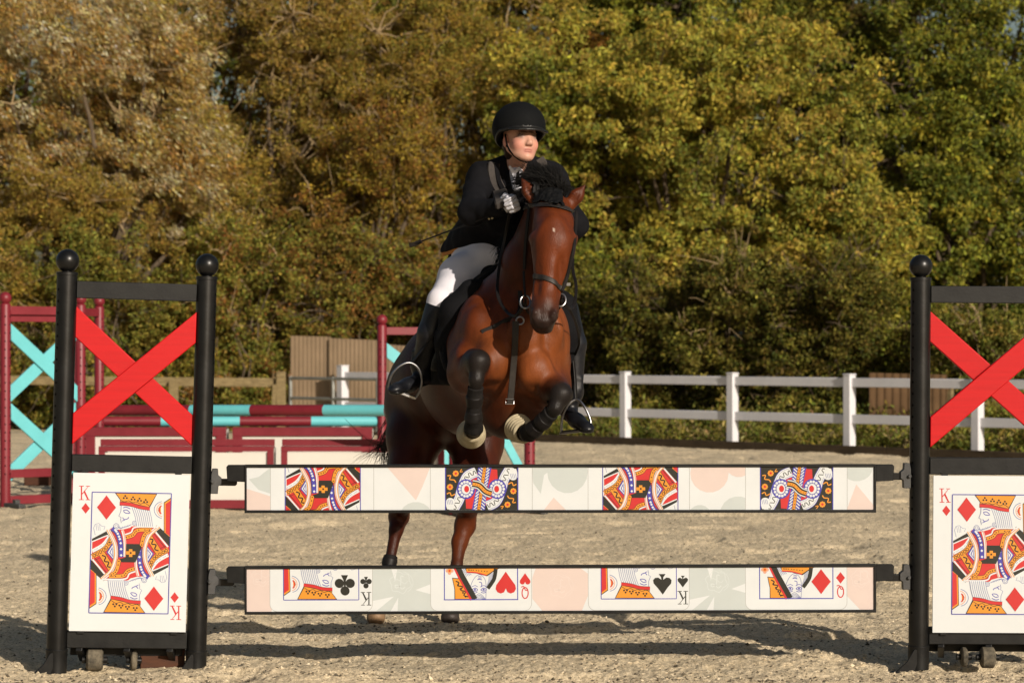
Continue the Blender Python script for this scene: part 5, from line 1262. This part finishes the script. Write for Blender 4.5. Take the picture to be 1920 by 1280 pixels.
Sb = Body(); Sb.chain([px((938, 530, 13.22)), px((912, 524, 13.45)), px((893, 510, 13.7)), px((878, 492, 13.85))], [0.06, 0.10, 0.14, 0.11], 0.08)
Sb.chain([px((928, 535, 13.04)), px((886, 550, 12.98)), px((858, 585, 12.98)), px((847, 640, 13.02)), px((842, 700, 13.06))], [0.030, 0.062, 0.082, 0.078, 0.06], 0.04)   # knee rolls
Sb.chain([px((1020, 540, 13.1)), px((1052, 575, 13.08)), px((1060, 620, 13.08)), px((1058, 668, 13.10))], [0.05, 0.068, 0.070, 0.05], 0.04)
lo2, hi2 = Sb.bounds(0.03); V2, l2, a2 = Sb.field(lo2, hi2, 0.008); sdf_obj('seat', V2, l2, 0.008, M_felt, saddle, HO)
def stirrup(top, bl_, br_, plate_d):
    A, Bp = px(bl_), px(br_); mb = MB()
    arch = spline([tuple(px((x, y, D))) for x, y, D in top], 6)
    mb.tube(arch, 0.0068, M_metal, 8); pd = np.array(plate_d)
    mb.beam(A, Bp, 0.010, 0.05, M_metal); mb.beam(A * 0.92 + Bp * 0.08 + [0, 0, 0.008], Bp * 0.92 + A * 0.08 + [0, 0, 0.008], 0.008, 0.042, M_black)
    return mb.build('stirrup', saddle, 0.001, origin=HO)
stirrup([(729, 727, 13.04), (735, 702, 13.02), (750, 686, 13.02), (768, 680, 13.03), (784, 690, 13.04), (791, 712, 13.05), (787, 732, 13.06), (778, 747, 13.07)], (729, 729, 13.04), (778, 747, 13.07), 0)
stirrup([(1053, 812, 13.06), (1054, 785, 13.04), (1064, 761, 13.02), (1081, 749, 13.02), (1097, 764, 13.0), (1107, 788, 12.99), (1108, 806, 12.98)], (1053, 812, 13.06), (1108, 806, 12.98), 0)
ribbon('stirrup_leather', [P(862, 560, 13.1), P(815, 625, 13.06), P(770, 682, 13.15)], 0.026, 0.005, M_leath, saddle, HO, nrm=(-1, -0.4, 0.3))
ribbon('stirrup_leather', [P(1060, 600, 13.1), P(1076, 680, 13.1), P(1081, 752, 13.06)], 0.026, 0.005, M_leath, saddle, HO, nrm=(1, -0.4, 0.3))
# mane, forelock and tail: separate strands
def strands(name, roots, tips, bend, r0, n, col, parent, seg=7, spread=0.02):
    paths = []; r = np.random.default_rng(len(name) * 31)
    for i in range(n):
        a = roots[i]; e = tips[i]; c = bend[i]; t = np.linspace(0, 1, seg)[:, None]
        p = (1 - t) ** 2 * a + 2 * t * (1 - t) * c + t * t * e; p = p + np.cumsum(r.normal(0, spread / seg, (seg, 3)), 0)
        paths.append((p, r0 * r.uniform(0.7, 1.3), r0 * 0.25))
    v, q = limb_tubes(paths, 4); cc = np.repeat(col * r.uniform(0.6, 1.8, (n, 1)), seg * 4, 0)
    return npmesh(name, v, q, M_hair, parent, origin=HO, col=cc)
r_ = np.random.default_rng(5)
fb = Body(); fb.ell(px((1020, 350, 12.74)), (0.075, 0.05, 0.075), None, 0.05); fb.cone(px((1006, 372, 12.70)), px((1052, 374, 12.66)), 0.028, 0.022, 0.03); fb.cone(px((1040, 366, 12.64)), px((1044, 384, 12.55)), 0.022, 0.010, 0.02)
lo_, hi_ = fb.bounds(0.03); Vf, lf, af = fb.field(lo_, hi_, 0.005); Xf, Yf, Zf = np.meshgrid(*af, indexing='ij'); Vf = Vf + ((vnoise(Xf * 60, Yf * 60, Zf * 14, 2) - 0.5) * 0.012).astype(np.float32)
fl = sdf_obj('forelock', Vf, lf, 0.005, M_hair, horse, HO, col=lambda v: np.full((len(v), 3), 0.005), smooth_it=1)
zt_ = lambda X, Y, Z: np.maximum(np.maximum(zc(X) + 0.012 - Z + (vnoise(X * 90, Y * 20, Z * 0 + 1, 7) - 0.5) * 0.02, np.abs(X - px((1027, 0, 12.6))[0]) - 0.070 + (vnoise(Z * 90, Y * 30, Z * 0, 9) - 0.5) * 0.02), Y - 12.9)
shell('forelock_root', Hs, (px((990, 0, 12.6))[0], 12.4, px((0, 400, 12.6))[2]), (px((1075, 0, 12.6))[0], 12.92, px((0, 335, 12.6))[2]), 0.0045, lambda X, Y, Z: 0.010 + (vnoise(X * 110, Y * 110, Z * 24, 6) * 0.014), M_hair, fl, HO, region=zt_, col=lambda v: np.full((len(v), 3), 0.005))
n = 3600; u = r_.random((n, 1)); ro = px((1002, 374, 12.70)) * (1 - u) + px((1054, 378, 12.66)) * u + r_.normal(0, 0.006, (n, 3)); ro[:, 1] += r_.uniform(-0.04, 0.12, n)
lock = r_.integers(0, 26, n); la = r_.normal(-0.12, 0.42, 26)[lock] + r_.normal(0, 0.09, n); ln_ = (r_.uniform(0.10, 0.19, 26)[lock] + r_.normal(0, 0.008, n)) * (1 - 0.2 * np.abs(la))
ti = ro + np.stack([np.sin(la) * ln_ - 0.025, r_.normal(0.0, 0.03, 26)[lock] + r_.normal(0, 0.006, n), np.cos(la) * ln_], 1); ti[:, 2] -= (np.abs(la) > 0.4) * 0.03
be = ro + np.stack([np.sin(la) * ln_ * 0.1, np.full(n, -0.03), ln_ * 0.8], 1)
strands('forelock_hair', ro, ti, be, 0.0019, n, np.array([[0.005, 0.0045, 0.004]]), fl, spread=0.006)
n = 320; ro = px((1040, 374, 12.62)) + r_.normal(0, 0.010, (n, 3)); ti = ro + np.stack([r_.normal(0.01, 0.02, n), np.full(n, -0.05), r_.normal(-0.005, 0.018, n)], 1); be = ro + np.stack([r_.normal(0, 0.01, n), np.full(n, -0.045), np.full(n, 0.02)], 1)
n = 1400; u = r_.random((n, 1)); ro = px((1012, 382, 12.90)) * (1 - u) + px((972, 462, 13.05)) * u + r_.normal(0, 0.008, (n, 3)); ro[:, 1] += 0.02
sd_ = r_.choice([-1, 1], n, p=[0.75, 0.25]); ti = ro + np.stack([sd_ * r_.uniform(0.06, 0.13, n), r_.uniform(-0.05, 0.08, n), -r_.uniform(0.02, 0.12, n)], 1)
be = ro + np.stack([sd_ * 0.05, np.full(n, 0.0), np.full(n, 0.06)], 1)
strands('mane', ro, ti, be, 0.0028, n, np.array([[0.005, 0.0045, 0.004]]), horse)
n = 300; ro = px((765, 752, 14.78)) + r_.normal(0, 0.025, (n, 3)); k = r_.random(n)
ex = np.where(k < 0.16, r_.uniform(688, 722, n), r_.uniform(722, 790, n)); ey = np.where(k < 0.16, r_.uniform(845, 872, n), r_.uniform(880, 935, n))
ti = np.stack([(ex - 960) / F * 15.0, np.full(n, 15.0) + r_.normal(0, 0.06, n), CH - (ey - HZ) / F * 15.0], 1); be = np.stack([(730 + r_.normal(0, 14, n) - 960) / F * 14.95, np.full(n, 14.95), CH - (r_.uniform(790, 850, n) - HZ) / F * 14.95], 1)
strands('tail', ro, ti, be, 0.0028, n, np.array([[0.02, 0.016, 0.014]]), horse, seg=10, spread=0.05)
n = 14; ro = np.stack([(r_.uniform(722, 730, n) - 960) / F * 14.95, np.full(n, 14.95), CH - (r_.uniform(815, 840, n) - HZ) / F * 14.95], 1)
ex = r_.uniform(650, 690, n); ey = r_.uniform(860, 872, n); ex[:3] = 648; ey[:3] = 785
ti = np.stack([(ex - 960) / F * 15.0, np.full(n, 15.0), CH - (ey - HZ) / F * 15.0], 1); be = (ro + ti) / 2 + np.array([0, 0, 0.03]); be[:3] += [0.02, 0, -0.12]
strands('tail_wisps', ro, ti, be, 0.0016, n, np.array([[0.02, 0.016, 0.014]]), horse, seg=10)
# ---------------------------------------------------------------- the rider
SKIN = (0.52, 0.28, 0.20); BLUSH = (0.52, 0.225, 0.165); LIP = (0.38, 0.15, 0.12); HAIRC = (0.10, 0.05, 0.025); EYEW = (0.22, 0.17, 0.15); IRIS = (0.05, 0.04, 0.04)
Rb = Body(); R_org = px((915, 480, 13.45)); R_org[2] = 0
hc = px((975, 262, 12.98)); yaw = R(26); pit = R(-7); rol = R(3)
HM = np.array(Matrix.Rotation(yaw, 3, 'Z') @ Matrix.Rotation(pit, 3, 'X') @ Matrix.Rotation(rol, 3, 'Y'))
def hp(x, y, z): return hc + HM @ np.array((x, y, z))
def hell(x, y, z, r, k=0.02, col=None, sub=False, B_=None): (B_ or Rb).ell(hp(x, y, z), r, HM, k, col, sub)
def hcone(a, b, ra, rb, k=0.01, col=None, sub=False, B_=None): (B_ or Rb).cone(hp(*a), hp(*b), ra, rb, k, col, sub)
hell(0, 0.012, 0.045, (0.076, 0.096, 0.088), col=SKIN); hell(0, -0.030, -0.028, (0.063, 0.064, 0.082), 0.03, SKIN)
hcone((0, -0.052, -0.078), (0, -0.072, -0.098), 0.036, 0.020, 0.03, SKIN); hell(0, -0.083, -0.100, (0.016, 0.012, 0.012), 0.015, SKIN)
for s_ in (-1, 1):
    hcone((s_ * 0.058, 0.0, -0.05), (s_ * 0.022, -0.062, -0.094), 0.016, 0.014, 0.03, SKIN)
    hell(s_ * 0.036, -0.060, -0.036, (0.028, 0.030, 0.030), 0.02, BLUSH)
    hell(s_ * 0.031, -0.094, 0.000, (0.017, 0.011, 0.008), 0.008, None, True)
    hell(s_ * 0.031, -0.078, -0.001, (0.016, 0.013, 0.0085), 0.002, EYEW); hell(s_ * 0.032, -0.0885, -0.001, (0.0068, 0.0045, 0.0068), 0.001, IRIS)
    hcone((s_ * 0.016, -0.0915, 0.0065), (s_ * 0.047, -0.083, 0.0055), 0.0036, 0.0030, 0.003, (0.10, 0.05, 0.035))
    hcone((s_ * 0.014, -0.093, 0.017), (s_ * 0.050, -0.082, 0.017), 0.0050, 0.0034, 0.006, (0.13, 0.065, 0.035))
    hell(s_ * 0.010, -0.103, -0.042, (0.009, 0.010, 0.008), 0.006, SKIN); hell(s_ * 0.006, -0.106, -0.0475, (0.004, 0.005, 0.0035), 0.002, None, True)
    hell(s_ * 0.076, 0.012, -0.012, (0.008, 0.018, 0.030), 0.006, BLUSH)
hcone((0, -0.088, 0.006), (0, -0.112, -0.034), 0.007, 0.0115, 0.012, SKIN)
hell(0, -0.0905, -0.0665, (0.020, 0.011, 0.0038), 0.004, LIP); hell(0, -0.0895, -0.0760, (0.017, 0.011, 0.0045), 0.004, LIP)
hcone((-0.022, -0.096, -0.0712), (0.022, -0.096, -0.0712), 0.0012, 0.0012, 0.003, None, True)
hell(0, -0.070, -0.015, (0.04, 0.03, 0.03), 0.02, SKIN)
Rb.cone(px((972, 285, 13.04)), px((966, 325, 13.12)), 0.050, 0.056, 0.03, SKIN)
# skeleton shared by body and clothes:  (points, radii)
TOR = ([(903, 468, 13.62), (918, 430, 13.5), (948, 375, 13.28), (966, 345, 13.18)], [0.150, 0.125, 0.135, 0.105])
ARM_L = ([(903, 336, 13.14), (886, 398, 12.96), (939, 388, 12.80)], [0.064, 0.050, 0.031])
ARM_R = ([(1036, 338, 13.18), (1077, 422, 13.06), (1046, 402, 12.92)], [0.062, 0.048, 0.030])
LEG_L = ([(898, 497, 13.58), (862, 520, 13.36), (827, 566, 13.12), (806, 625, 13.12), (788, 686, 13.20)], [0.115, 0.095, 0.062, 0.054, 0.036])
LEG_R = ([(985, 510, 13.60), (1022, 555, 13.40), (1062, 588, 13.18), (1077, 645, 13.16), (1076, 735, 13.16)], [0.115, 0.090, 0.060, 0.052, 0.036])
FT_L = ([(793, 708, 13.20), (765, 722, 13.11), (742, 726, 13.02)], [0.036, 0.036, 0.030]); FT_R = ([(1066, 772, 13.18), (1082, 789, 13.07), (1100, 798, 12.98)], [0.036, 0.036, 0.029])
def put(B_, seg, f=1.0, k=0.04, col=None, add=0.0): B_.chain([px(p) for p in seg[0]], [r * f + add for r in seg[1]], k, col)
CL = (0.03, 0.03, 0.03)
for seg in (TOR, ARM_L, ARM_R, LEG_L, LEG_R): put(Rb, seg, 0.86, 0.05, SKIN)
for seg in (FT_L, FT_R): put(Rb, seg, 0.42, 0.01, SKIN)
Rb.cone(px((912, 338, 13.14)), px((1034, 340, 13.18)), 0.055, 0.055, 0.06, SKIN)
Rb.cone(px((788, 686, 13.20)), px((793, 704, 13.22)), 0.028, 0.015, 0.01, SKIN); Rb.cone(px((1076, 735, 13.16)), px((1066, 768, 13.20)), 0.028, 0.015, 0.01, SKIN)
# hands: palm, four bent fingers of different lengths, thumb
def hand(w, fwd, up, mir=1):
    """w = wrist (photo point), fwd = to the knuckles, up = back-of-hand side towards the thumb"""
    W = px(w); f = np.array(fwd, float); f /= np.linalg.norm(f); u = np.array(up, float); u -= f * (u @ f); u /= np.linalg.norm(u); n = np.cross(f, u) * mir
    Rb.cone(W, W + f * 0.03, 0.026, 0.026, 0.02, SKIN)
    for k in range(4):
        Rb.cone(W + f * 0.02 + u * (0.012 - k * 0.008), W + f * 0.075 + u * (0.030 - k * 0.019), 0.018, 0.0125, 0.012, SKIN)
        a = W + f * 0.078 + u * (0.031 - k * 0.0195); l = (0.034, 0.038, 0.035, 0.028)[k]
        b = a + f * l * 0.75 + n * l * 0.75; c = b - f * l * 0.35 + n * l * 0.85; d = c - f * l * 0.75
        Rb.chain([a, b, c, d], [0.0105, 0.0095, 0.0085, 0.0075], 0.002, SKIN)
    t = W + f * 0.022 + u * 0.026; Rb.chain([t, t + f * 0.030 + u * 0.018 + n * 0.008, t + f * 0.052 + u * 0.012 + n * 0.028, t + f * 0.060 + u * 0.000 + n * 0.042], [0.015, 0.012, 0.0105, 0.008], 0.004, SKIN)
hand((938, 388, 12.80), (0.8, -0.45, 0.22), (-0.1, -0.35, 1), 1)
hand((1046, 402, 12.92), (-0.8, -0.3, 0.25), (0.1, -0.3, 1), -1)
M_skin = attr_mat("skin", 0.5, 0.35, 0.05, 40, 0.03, 200)
M_cloth = mat("black_wool", (0.006, 0.006, 0.0075), 0.9, 0.12, var=0.25, vscale=30, bump=0.12, bscale=400)
M_breech = mat("white_breeches", (0.68, 0.665, 0.72), 0.8, 0.2, var=0.05, vscale=8, bump=0.12, bscale=60)
M_boot = mat("riding_boot_leather", (0.007, 0.0075, 0.010), 0.40, 0.35, var=0.3, vscale=15, bump=0.06, bscale=50)
M_vest = mat("vest_grey", (0.055, 0.048, 0.044), 0.75, 0.2, var=0.25, vscale=25, bump=0.15, bscale=150)
M_helm = mat("helmet_velvet", (0.0045, 0.005, 0.0055), 0.8, 0.12, var=0.1, vscale=20, bump=0.05, bscale=500)
M_helmr = mat("helmet_peak", (0.008, 0.008, 0.008), 0.42, 0.3)
M_glove = mat("white_glove", (0.62, 0.62, 0.68), 0.7, 0.2, var=0.06, vscale=30, bump=0.15, bscale=150)
M_lining = mat("tan_lining", (0.50, 0.20, 0.045), 0.7, 0.2, var=0.15, vscale=20)
M_brass = mat("brass_button", (0.6, 0.48, 0.25), 0.3, 0.5, metal=1.0)
M_flag = mat("red_board_flag", (0.3, 0.02, 0.02), 0.6)
person = empty('person', tuple(R_org)); tag(person, 'rider in black jacket, white breeches and black helmet leaning forward on the jumping horse', 'person')
RO = R_org
lo, hi = Rb.bounds(0.04); V, l, ax = Rb.field(lo, hi, 0.0045); 
sdf_obj('body', V, l, 0.0045, M_skin, person, RO, body=Rb, col=lambda v: Rb.colors(v, 0.004), smooth_it=1)
# jacket
Jb = Body(); put(Jb, TOR, 1.0, 0.06, add=0.012); put(Jb, ARM_L, 1, 0.045, add=0.012); put(Jb, ARM_R, 1, 0.045, add=0.012)
Jb.cone(px((914, 338, 13.14)), px((1032, 340, 13.18)), 0.068, 0.068, 0.06)
Jb.cone(px((898, 455, 13.6)), px((868, 476, 13.72)), 0.14, 0.115, 0.07); Jb.cone(px((915, 440, 13.5)), px((945, 462, 13.45)), 0.12, 0.10, 0.07)
for a, b_ in (((878, 352, 13.06), (905, 366, 12.98)), ((884, 412, 12.95), (915, 396, 12.88)), ((905, 385, 13.0), (925, 430, 13.3)), ((866, 440, 13.5), (905, 400, 13.2)), ((858, 462, 13.5), (925, 428, 13.3)), ((878, 370, 13.0), (898, 384, 12.94))):
    Jb.cone(px(a), px(b_), 0.010, 0.008, 0.035)                                               # cloth folds
Jb.cone(px((905, 326, 13.10)), px((950, 302, 13.10)), 0.046, 0.034, 0.05); Jb.cone(px((992, 304, 13.13)), px((1035, 326, 13.15)), 0.038, 0.050, 0.05)
Jb.cone(px((973, 286, 13.06)), px((969, 318, 13.05)), 0.056, 0.038, 0.01, sub=True); Jb.cone(px((969, 312, 12.98)), px((971, 342, 12.93)), 0.010, 0.003, 0.01, sub=True)
def edge(X, Y, Z):
    # jacket hem: a line falling towards the picture left
    x = X / Y * F + 960; y = HZ - (Z - CH) / Y * F
    return (y - np.interp(x, [820, 837, 860, 885, 904, 940, 964, 1100], [474, 472, 464, 468, 470, 462, 455, 452])) * 13.4 / F
lo, hi = Jb.bounds(0.03); V, l, ax = Jb.field(lo, hi, 0.0055); X, Y, Z = np.meshgrid(*ax, indexing='ij')
wr = ((vnoise(X * 16, Y * 16, Z * 22, 3) - 0.5) * 0.010 + (vnoise(X * 40, Y * 40, Z * 40, 5) - 0.5) * 0.003).astype(np.float32)
hem = edge(X, Y, Z); cut = np.where((Y > 13.05), hem, -1); U = np.maximum(V + wr, cut).astype(np.float32)
jacket = sdf_obj('jacket', U, l, 0.0055, M_cloth, person, RO, smooth_it=2)
U = np.maximum(np.maximum(V + 0.008, -0.02 - cut), cut - 0.018); U = np.maximum(U, X - px((892, 0, 13.5))[0]); U = np.where(Y > 13.05, U, 0.3); 
lin = sdf_obj('lining', U.astype(np.float32), l, 0.0055, M_lining, jacket, RO, smooth_it=1)
del X, Y, Z, wr, hem, cut, U
for i, (x, y) in enumerate(((917, 410), (923, 409))):
    s_ = surf(Jb, x, y, 0.002, 12.6, 13.6)
    if s_ is not None: b = MB(); b.sphere(s_, 0.006, M_brass, 10); b.build('cuff_button', jacket, origin=RO)
def onj(pts, off=0.006): return [surf(Jb, x, y, off, 12.5, 14) for x, y in pts]
vest = empty('vest_strap'); vest.parent = person
q = [p for p in onj([(927, 306), (925, 318), (929, 338), (938, 356)]) if p is not None]; ribbon('shoulder_pad', q, 0.058, 0.014, M_vest, vest, RO)
q = [p for p in onj([(931, 306), (932, 320), (936, 340), (943, 354)], 0.016) if p is not None]; ribbon('strap_edge', q, 0.022, 0.010, M_cloth, vest, RO)
q = [p for p in onj([(936, 358), (941, 374), (944, 388)]) if p is not None]; ribbon('chest_pad', q, 0.075, 0.016, M_vest, vest, RO)
q = [p for p in onj([(1012, 298), (1018, 308), (1022, 325)]) if p is not None]; ribbon('shoulder_pad', q if len(q) > 1 else [P(1010, 292, 13.12), P(1016, 305, 13.08), P(1020, 325, 13.08)], 0.045, 0.016, M_vest, vest, RO)
# collar and stock
b = MB(); c0 = px((965, 322, 13.04)); b.prism([(-0.030, 0.020), (-0.018, -0.004), (0.002, -0.050), (0.010, -0.045), (0.004, -0.012), (0.030, 0.012), (0.026, 0.026), (0.0, 0.004), (-0.024, 0.030)], 0, 0.012, M_glove)
b.v = [(v[0] + c0[0], v[1] + c0[1] - 0.035, v[2] + c0[2]) for v in b.v]; b.build('shirt_collar', person, 0.002, origin=RO)
sh = Body(); sh.cone(px((968, 324, 13.055)), px((970, 350, 13.02)), 0.034, 0.026, 0.02); lo, hi = sh.bounds(0.02); V, l, ax = sh.field(lo, hi, 0.005); sdf_obj('shirt', V, l, 0.005, M_glove, person, RO)
ribbon('tie', [surf(sh, 971, y, 0.004, 12.8, 13.2) for y in (322, 334, 346)], 0.016, 0.006, M_cloth, person, RO)
for q in (onj([(949, 298), (952, 318), (959, 338), (966, 356)]), onj([(990, 306), (987, 325), (982, 345)])):
    q = [p for p in q if p is not None]
    if len(q) > 1: ribbon('lapel', q, 0.034, 0.012, M_cloth, jacket, RO, nrm=(0, -1, 0.2))
# breeches
Lb_ = Body(); put(Lb_, (LEG_L[0][:3], LEG_L[1][:3]), 1, 0.06, add=0.004); put(Lb_, (LEG_R[0][:2], LEG_R[1][:2]), 1, 0.06, add=0.004); put(Lb_, (TOR[0][:2], TOR[1][:2]), 1, 0.08, add=0.0)
Lb_.cone(px((827, 566, 13.12)), px((815, 600, 13.12)), 0.064, 0.056, 0.03); Lb_.ell(px((925, 485, 13.45)), (0.14, 0.14, 0.10), None, 0.08)
lo, hi = Lb_.bounds(0.03); V, l, ax = Lb_.field(lo, hi, 0.007); X, Y, Z = np.meshgrid(*ax, indexing='ij'); V = V + ((vnoise(X * 12, Y * 12, Z * 16, 8) - 0.5) * 0.008).astype(np.float32)
br_ = sdf_obj('breeches', V, l, 0.007, M_breech, person, RO); del X, Y, Z
q = [surf(Lb_, x, y, 0.001, 12.9, 14) for x, y in ((908, 474), (918, 486), (932, 496), (946, 500))]; ribbon('seam', [p for p in q if p is not None], 0.006, 0.004, M_breech, br_, RO)
# riding boots
for seg, ft, nm in ((LEG_L, FT_L, 0), (LEG_R, FT_R, 1)):
    B2 = Body(); k3 = [seg[0][2], seg[0][3], seg[0][4]]; rr = [seg[1][2] + 0.006, seg[1][3] + 0.006, seg[1][4] + 0.007]
    a0 = np.array(k3[0]); a1 = np.array(k3[1]); st_ = tuple(a0 + (a1 - a0) * (0.22 if nm == 0 else -0.12))
    put(B2, ([st_, k3[1], k3[2]], rr), 1, 0.02); put(B2, (([k3[2]] + ft[0]), [rr[2], 0.036, 0.028, 0.018]), 1, 0.03); 
    ftd = Vector(px(ft[0][2]) - px(ft[0][0])).normalized(); Mf = frame(ftd, (0, 0, 1))
    B2.ell(px(ft[0][1]), (0.030, 0.040, 0.075), Mf, 0.03); B2.ell(px(ft[0][2]) + [0, 0, -0.008], (0.020, 0.036, 0.045), Mf, 0.03)
    for kx in range(3): 
        w0 = np.array(k3[2]) + np.array([0, -8 - kx * 9, 0]); c_ = px(tuple(w0)); B2.cone(c_ + [-0.035, -0.03, 0.006], c_ + [0.035, -0.03, -0.004], 0.006, 0.006, 0.02)
    lo, hi = B2.bounds(0.03); V, l, ax = B2.field(lo, hi, 0.0055); X, Y, Z = np.meshgrid(*ax, indexing='ij')
    tp = px(st_); dv = px(k3[1]) - tp; dv /= np.linalg.norm(dv); U = np.maximum(V, -((X - tp[0]) * dv[0] + (Y - tp[1]) * dv[1] + (Z - tp[2]) * dv[2] + 0.03)).astype(np.float32)
    bo = sdf_obj('riding_boot', U, l, 0.0055, M_boot, person, RO, smooth_it=2); del X, Y, Z, U
    so = Body(); so.cone(px(ft[0][0]) + [0, 0, -0.030], px(ft[0][2]) + [0, 0, -0.026], 0.034, 0.036, 0.01, flat=((0, 0, 1), 0.3)); lo, hi = so.bounds(0.02); V, l, ax = so.field(lo, hi, 0.005); sdf_obj('sole', V, l, 0.005, M_black, bo, RO)
# gloves follow the hand
for c_, nm in (((958, 380, 12.76), 0), ((1025, 395, 12.88), 1)):
    c0 = px(c_); sg = 1 if nm == 0 else -1; wx = px((938, 388, 12.8))[0] if nm == 0 else px((1046, 402, 12.92))[0]
    shell('glove', Rb, c0 - 0.10, c0 + 0.10, 0.0035, 0.0028, M_glove, person, RO, region=lambda X, Y, Z: np.maximum((wx - X) * sg - 0.012, np.sqrt((X - c0[0]) ** 2 + (Y - c0[1]) ** 2 + (Z - c0[2]) ** 2) - 0.098))
# helmet
Hb = Body(); hell(0, 0.012, 0.062, (0.127, 0.148, 0.126), 0.01, B_=Hb); Hb2 = Body(); 
hell(0, 0.012, 0.062, (0.127, 0.148, 0.126), 0.01, B_=Hb2)
lo, hi = Hb.bounds(0.03); V, l, ax = Hb.field(lo, hi, 0.0045); X, Y, Z = np.meshgrid(*ax, indexing='ij')
def loc(X, Y, Z):
    x, y, z = X - hc[0], Y - hc[1], Z - hc[2]; return [HM[0, i] * x + HM[1, i] * y + HM[2, i] * z for i in range(3)]
lx, ly, lz = loc(X, Y, Z); rim = 0.017 - np.clip(ly, -0.02, 0.1) * 0.40 + np.clip(-ly - 0.05, 0, 0.1) * 0.1
U = np.maximum(V, rim - lz); U = np.maximum(U, -(V + 0.022))
helmet = sdf_obj('helmet', U.astype(np.float32), l, 0.0045, M_helm, person, RO)
U = np.maximum(np.maximum(V - 0.003, -(V + 0.010)), np.abs(lz - rim - 0.004) - 0.008); sdf_obj('helmet_trim', U.astype(np.float32), l, 0.0045, M_helmr, helmet, RO, smooth_it=1)
pk = ((lx / 0.105) ** 2 + ((ly + 0.085) / 0.078) ** 2) ** 0.5 - 1; pk = pk * 0.075; zz = 0.031 - ((lx / 0.10) ** 2) * 0.012 - (-ly - 0.12) * 0.28
U = np.maximum(np.maximum(pk, np.abs(lz - zz) - 0.006), ly + 0.08); U[0] = 0.5; U[-1] = 0.5; U[:, 0] = 0.5; U[:, -1] = 0.5
sdf_obj('peak', U.astype(np.float32), l, 0.0045, M_helmr, helmet, RO, smooth_it=2); del X, Y, Z, lx, ly, lz, U
b = MB(); b.lathe(hp(0, 0.012, 0.187), [(0.012, -0.003), (0.012, 0.002), (0.006, 0.005)], M_helm, 14); b.build('button', helmet, origin=RO)
for s_ in (-1, 1):
    pts = [hp(s_ * 0.079, 0.0, 0.02), hp(s_ * 0.077, -0.012, -0.03), hp(s_ * 0.062, -0.030, -0.075), hp(s_ * 0.030, -0.055, -0.112), hp(0, -0.060, -0.120)]
    ribbon('chin_strap', pts, 0.013, 0.004, M_cloth, helmet, RO, nrm=(s_, -0.4, 0))
    pts = [hp(s_ * 0.080, 0.04, 0.0), hp(s_ * 0.076, 0.01, -0.03), hp(s_ * 0.066, -0.025, -0.068)]; ribbon('chin_strap', pts, 0.011, 0.004, M_cloth, helmet, RO, nrm=(s_, -0.3, 0))
# back hair showing under the helmet
hb = Body(); hell(0, 0.055, -0.02, (0.068, 0.05, 0.05), 0.02, B_=hb); hell(0, 0.085, -0.055, (0.04, 0.04, 0.035), 0.02, B_=hb)
lo, hi = hb.bounds(0.02); V, l, ax = hb.field(lo, hi, 0.005); sdf_obj('hair', V, l, 0.005, mat("dark_hair", (0.03, 0.016, 0.009), 0.5, 0.3, var=0.4, vscale=40, stretch=(1, 1, 0.2), bump=0.3), person, RO)
# riding crop in the rider's hand
cr = [P(944, 392, 12.76), P(900, 412, 12.88), P(842, 433, 13.05), P(775, 458, 13.25)]
crop = empty('riding_crop', tuple(cr[1])); tag(crop, 'thin black riding crop held in the white glove, pointing back to picture left', 'riding crop')
b = MB(); b.tube(cr, [0.006, 0.005, 0.0042, 0.0032], M_leath, 8); b.build('shaft', crop, origin=cr[1])
ribbon('flap', [P(790, 452, 13.22), P(779, 457, 13.24), P(768, 460, 13.26)], 0.022, 0.006, M_leatg, crop, cr[1])
